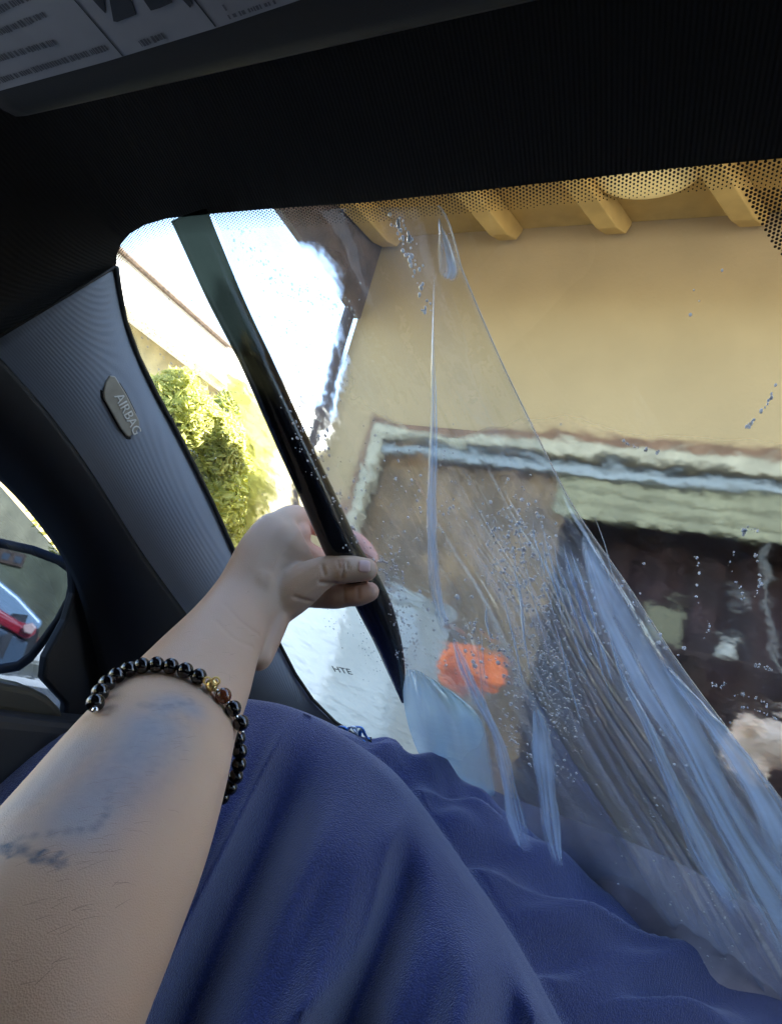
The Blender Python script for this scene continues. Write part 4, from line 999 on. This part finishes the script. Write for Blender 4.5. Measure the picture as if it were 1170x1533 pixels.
# ------------------------------------------------------------------ bracelet
brE = empty('bracelet', D(250, 1110, .35), 'black bead bracelet with gold charm worn on the wrist', 'bracelet')
Cc = D(249, 1112, .358); U = (D(350, 1166, .352)-D(146, 1062, .362))/2; V = D(286, 1018, .352)-Cc
NBD = 34; bead_me = None; first = {}
for k in range(NBD):
    th = 2*pi*k/NBD+.02; p = Cc+U*cos(th)+V*sin(th)
    if sin(th) > -.15:      # seat the bead on the skin
        q = p-CAM; ok, loc, nr, _i = arm.ray_cast(CAM, q.normalized())
        if ok and (loc-CAM).length < q.length+.012: p = loc+nr*.0040
    isg = (k == 7); nm = 'bead'
    key = 'amber' if k == 6 else 'black'
    if isg: gp = p; gn = (CAM-p).normalized(); continue
    if key not in first:
        o = MB().sphere((0, 0, 0), .0045, 14, 10).build(nm, m_amber if key == 'amber' else m_bead, brE, smooth=True); first[key] = o
    else:
        o = first[key].copy(); COL.objects.link(o)
    o.location = p-brE.location
    if key == 'amber': o['label'] = 'amber brown bead'
    th2 = th+pi/NBD; p2 = Cc+U*cos(th2)+V*sin(th2)
    q = p2-CAM; ok, loc, nr, _i = arm.ray_cast(CAM, q.normalized())
    if sin(th2) > -.15 and ok and (loc-CAM).length < q.length+.012: p2 = loc+nr*.0030
    if 'sp' not in first:
        s_ = MB().sphere((0, 0, 0), .0017, 8, 6).build('spacer', m_silver, brE, smooth=True); first['sp'] = s_
    else: s_ = first['sp'].copy(); COL.objects.link(s_)
    s_.location = p2-brE.location
ch = MB(); ax = rt*1; ay = up*1
ch.sphere(gp, .0036, 12, 8)
for sx in (-1, 1):
    c = gp+ax*(.0023*sx)+ay*.0022+gn*.0026
    for k in range(16):
        a = 2*pi*k/16; a2 = 2*pi*(k+1)/16
        ch.tube([c+ax*(.0021*cos(a))+ay*(.0021*sin(a)), c+ax*(.0021*cos(a2))+ay*(.0021*sin(a2))], .0006, 5)
ch.tube([gp+ay*-.0005+ax*-.002+gn*.003, gp-ay*.0030+gn*.0034, gp+ay*-.0005+ax*.002+gn*.003], .0008, 5)
c_ = ch.build('charm', m_gold, brE, smooth=True); c_['label'] = 'gold openwork charm bead'
# ------------------------------------------------------------------ second person outside at the right, forearm only
def DW(x, y, d): return D(x, y, d)
m2 = MB()
def chw(pp, n=16):
    mb = MB(); ps = [D(*interp(pp, i/30)[:3]) for i in range(31)]; rs = [interp(pp, i/30)[3] for i in range(31)]; mb.tube(ps, rs, n); mb.sphere(ps[0], rs[0]*.99, 12, 8); mb.sphere(ps[-1], rs[-1]*.99, 12, 8); return mb
for q in (chw([(1128, 1122, 1.10, .036), (1180, 1135, 1.09, .042), (1240, 1150, 1.09, .046), (1330, 1160, 1.10, .05)]), chw([(1330, 1160, 1.10, .05), (1420, 1060, 1.3, .055), (1480, 980, 1.5, .065), (1500, 950, 1.6, .09)]),
          chw([(1128, 1122, 1.10, .030), (1100, 1128, 1.10, .020), (1085, 1146, 1.09, .011)]), chw([(1128, 1130, 1.10, .028), (1108, 1146, 1.09, .016), (1098, 1168, 1.08, .010)]), chw([(1135, 1140, 1.10, .026), (1122, 1162, 1.08, .014), (1118, 1184, 1.07, .009)]),
          chw([(1145, 1146, 1.10, .026), (1140, 1172, 1.08, .013), (1142, 1194, 1.07, .008)]), chw([(1140, 1110, 1.10, .022), (1118, 1098, 1.08, .013), (1102, 1100, 1.07, .009)])):
    m2.add(q.v, q.f)
ar2 = m2.build('person', skin); tag(ar2, 'bare hand and forearm of someone outside at the right edge of the windscreen', 'person')
m_ = ar2.modifiers.new('r', 'REMESH'); m_.mode = 'VOXEL'; m_.voxel_size = .004; m_.use_smooth_shade = True
m_ = ar2.modifiers.new('s', 'SMOOTH'); m_.iterations = 5
# ------------------------------------------------------------------ orange squeegee cloth outside on the bonnet
rows = []
oc = D(700, 1016, 1.35)
for i in range(13):
    ph = pi*i/12
    row = []
    for k in range(24):
        th = 2*pi*k/24; d_ = Vector((sin(ph)*cos(th), sin(ph)*sin(th), cos(ph)))
        r_ = 1+.35*noise.noise(d_*1.9+Vector((3, 1, 2)))+.15*noise.noise(d_*5)
        row.append(oc+(rt*d_.x*.072+up*d_.z*.055+fwd*d_.y*.05)*r_+rt*(-.02*d_.z)*0-up*(.016*d_.x))
    rows.append(row)
oo = MB().grid(rows, True).build('cleaning_cloth', m_orange, smooth=True); tag(oo, 'crumpled bright orange cleaning cloth outside the lower windscreen', 'cloth')
# ------------------------------------------------------------------ what the side mirror looks back at
def MR(x, y, dist):
    p = MP(x, y); v = (p-CAM).normalized(); r_ = v-mn*(2*v.dot(mn)); return p+r_*dist
hb = empty('rear_house', C(-3, -7, GZ), 'olive green house wall with dark window seen in the side mirror', 'house')
q = MR(20, 850, 7.5); cr = car(q)
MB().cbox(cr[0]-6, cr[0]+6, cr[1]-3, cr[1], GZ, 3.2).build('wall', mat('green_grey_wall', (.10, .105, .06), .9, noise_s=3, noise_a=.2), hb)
q1, q2 = car(MR(-20, 815, 7.5)), car(MR(36, 850, 7.5))
r0_, r1_ = sorted((q1[0], q2[0])); z0_, z1_ = sorted((q1[2], q2[2]))
fw_ = MB().cbox(r0_, r1_, cr[1]+.001, cr[1]+.03, z0_, z1_).build('window', m_bark, hb)
for k in range(3):
    a = lerp(r0_, r1_, k/3)+.04; b_ = lerp(r0_, r1_, (k+1)/3)-.02
    p_ = MB().cbox(a, b_, cr[1]+.031, cr[1]+.035, z0_+.04, z1_-.04).build('pane', m_carglass, fw_); p_.location = (0, 0, 0)
# parked red car: roof coloured with reflected sky, red side rail, dark side glass, tail_lamp
pcc = MR(10, 940, 5.0)
pcE = empty('parked_car', Vector((pcc.x, pcc.y, 0)), 'red parked car with roof coloured by reflected sky, seen in the side mirror', 'car')
vdir = (MR(10, 940, 6)-MR(10, 940, 5)).normalized()
def shell(pts_, d0, th, name, m_, bev=.012):
    n_ = len(pts_); MB().prism([MR(x, y, d0) for x, y in pts_], vdir*th).build(name, m_, pcE, bevel=bev, seg=3)
m_roof = mat('roof_sky_reflection', (.16, .24, .30), .3, coat=.5)  # sky reflection painted into the roof colour
m_lamp2 = mat('clear_lamp', (.45, .3, .25), .15, coat=.5)
shell([(-120, 812), (-60, 842), (0, 868), (30, 893), (66, 932), (58, 944), (30, 936), (0, 914), (-60, 886), (-120, 870)], 5.4, .9, 'roof', m_roof, .03)
shell([(-120, 866), (-60, 886), (0, 911), (30, 930), (57, 938), (54, 950), (40, 958), (20, 945), (0, 934), (-60, 912), (-120, 900)], 5.2, 1.2, 'side_rail', m_red, .02)
shell([(-120, 904), (-60, 916), (0, 938), (20, 949), (44, 962), (30, 1000), (-120, 1010)], 5.25, 1.1, 'side_glass', m_carglass, .02)
shell([(36, 936), (50, 932), (56, 940), (48, 950), (37, 946)], 5.1, .05, 'tail_lamp', m_lamp2, .01)
q = car(MR(-20, 1000, 5.4)); MB().cbox(q[0]-1.7, q[0]+.1, q[1]-3, q[1]+.4, GZ+.2, min(q[2], -.3)).build('body', m_red, pcE, bevel=.05)
for f in (-2.4, -.2):
    rows = [[C(q[0]+.02+dr, q[1]+f+.32*s_*cos(2*pi*k/20), GZ+.32+.32*s_*sin(2*pi*k/20)) for k in range(20)] for dr, s_ in ((0, .3), (0, 1), (.12, 1), (.12, .6), (.10, .1))]
    MB().grid(rows, True).build('wheel', m_tyre, pcE, smooth=True)
print('objects', len(bpy.data.objects))
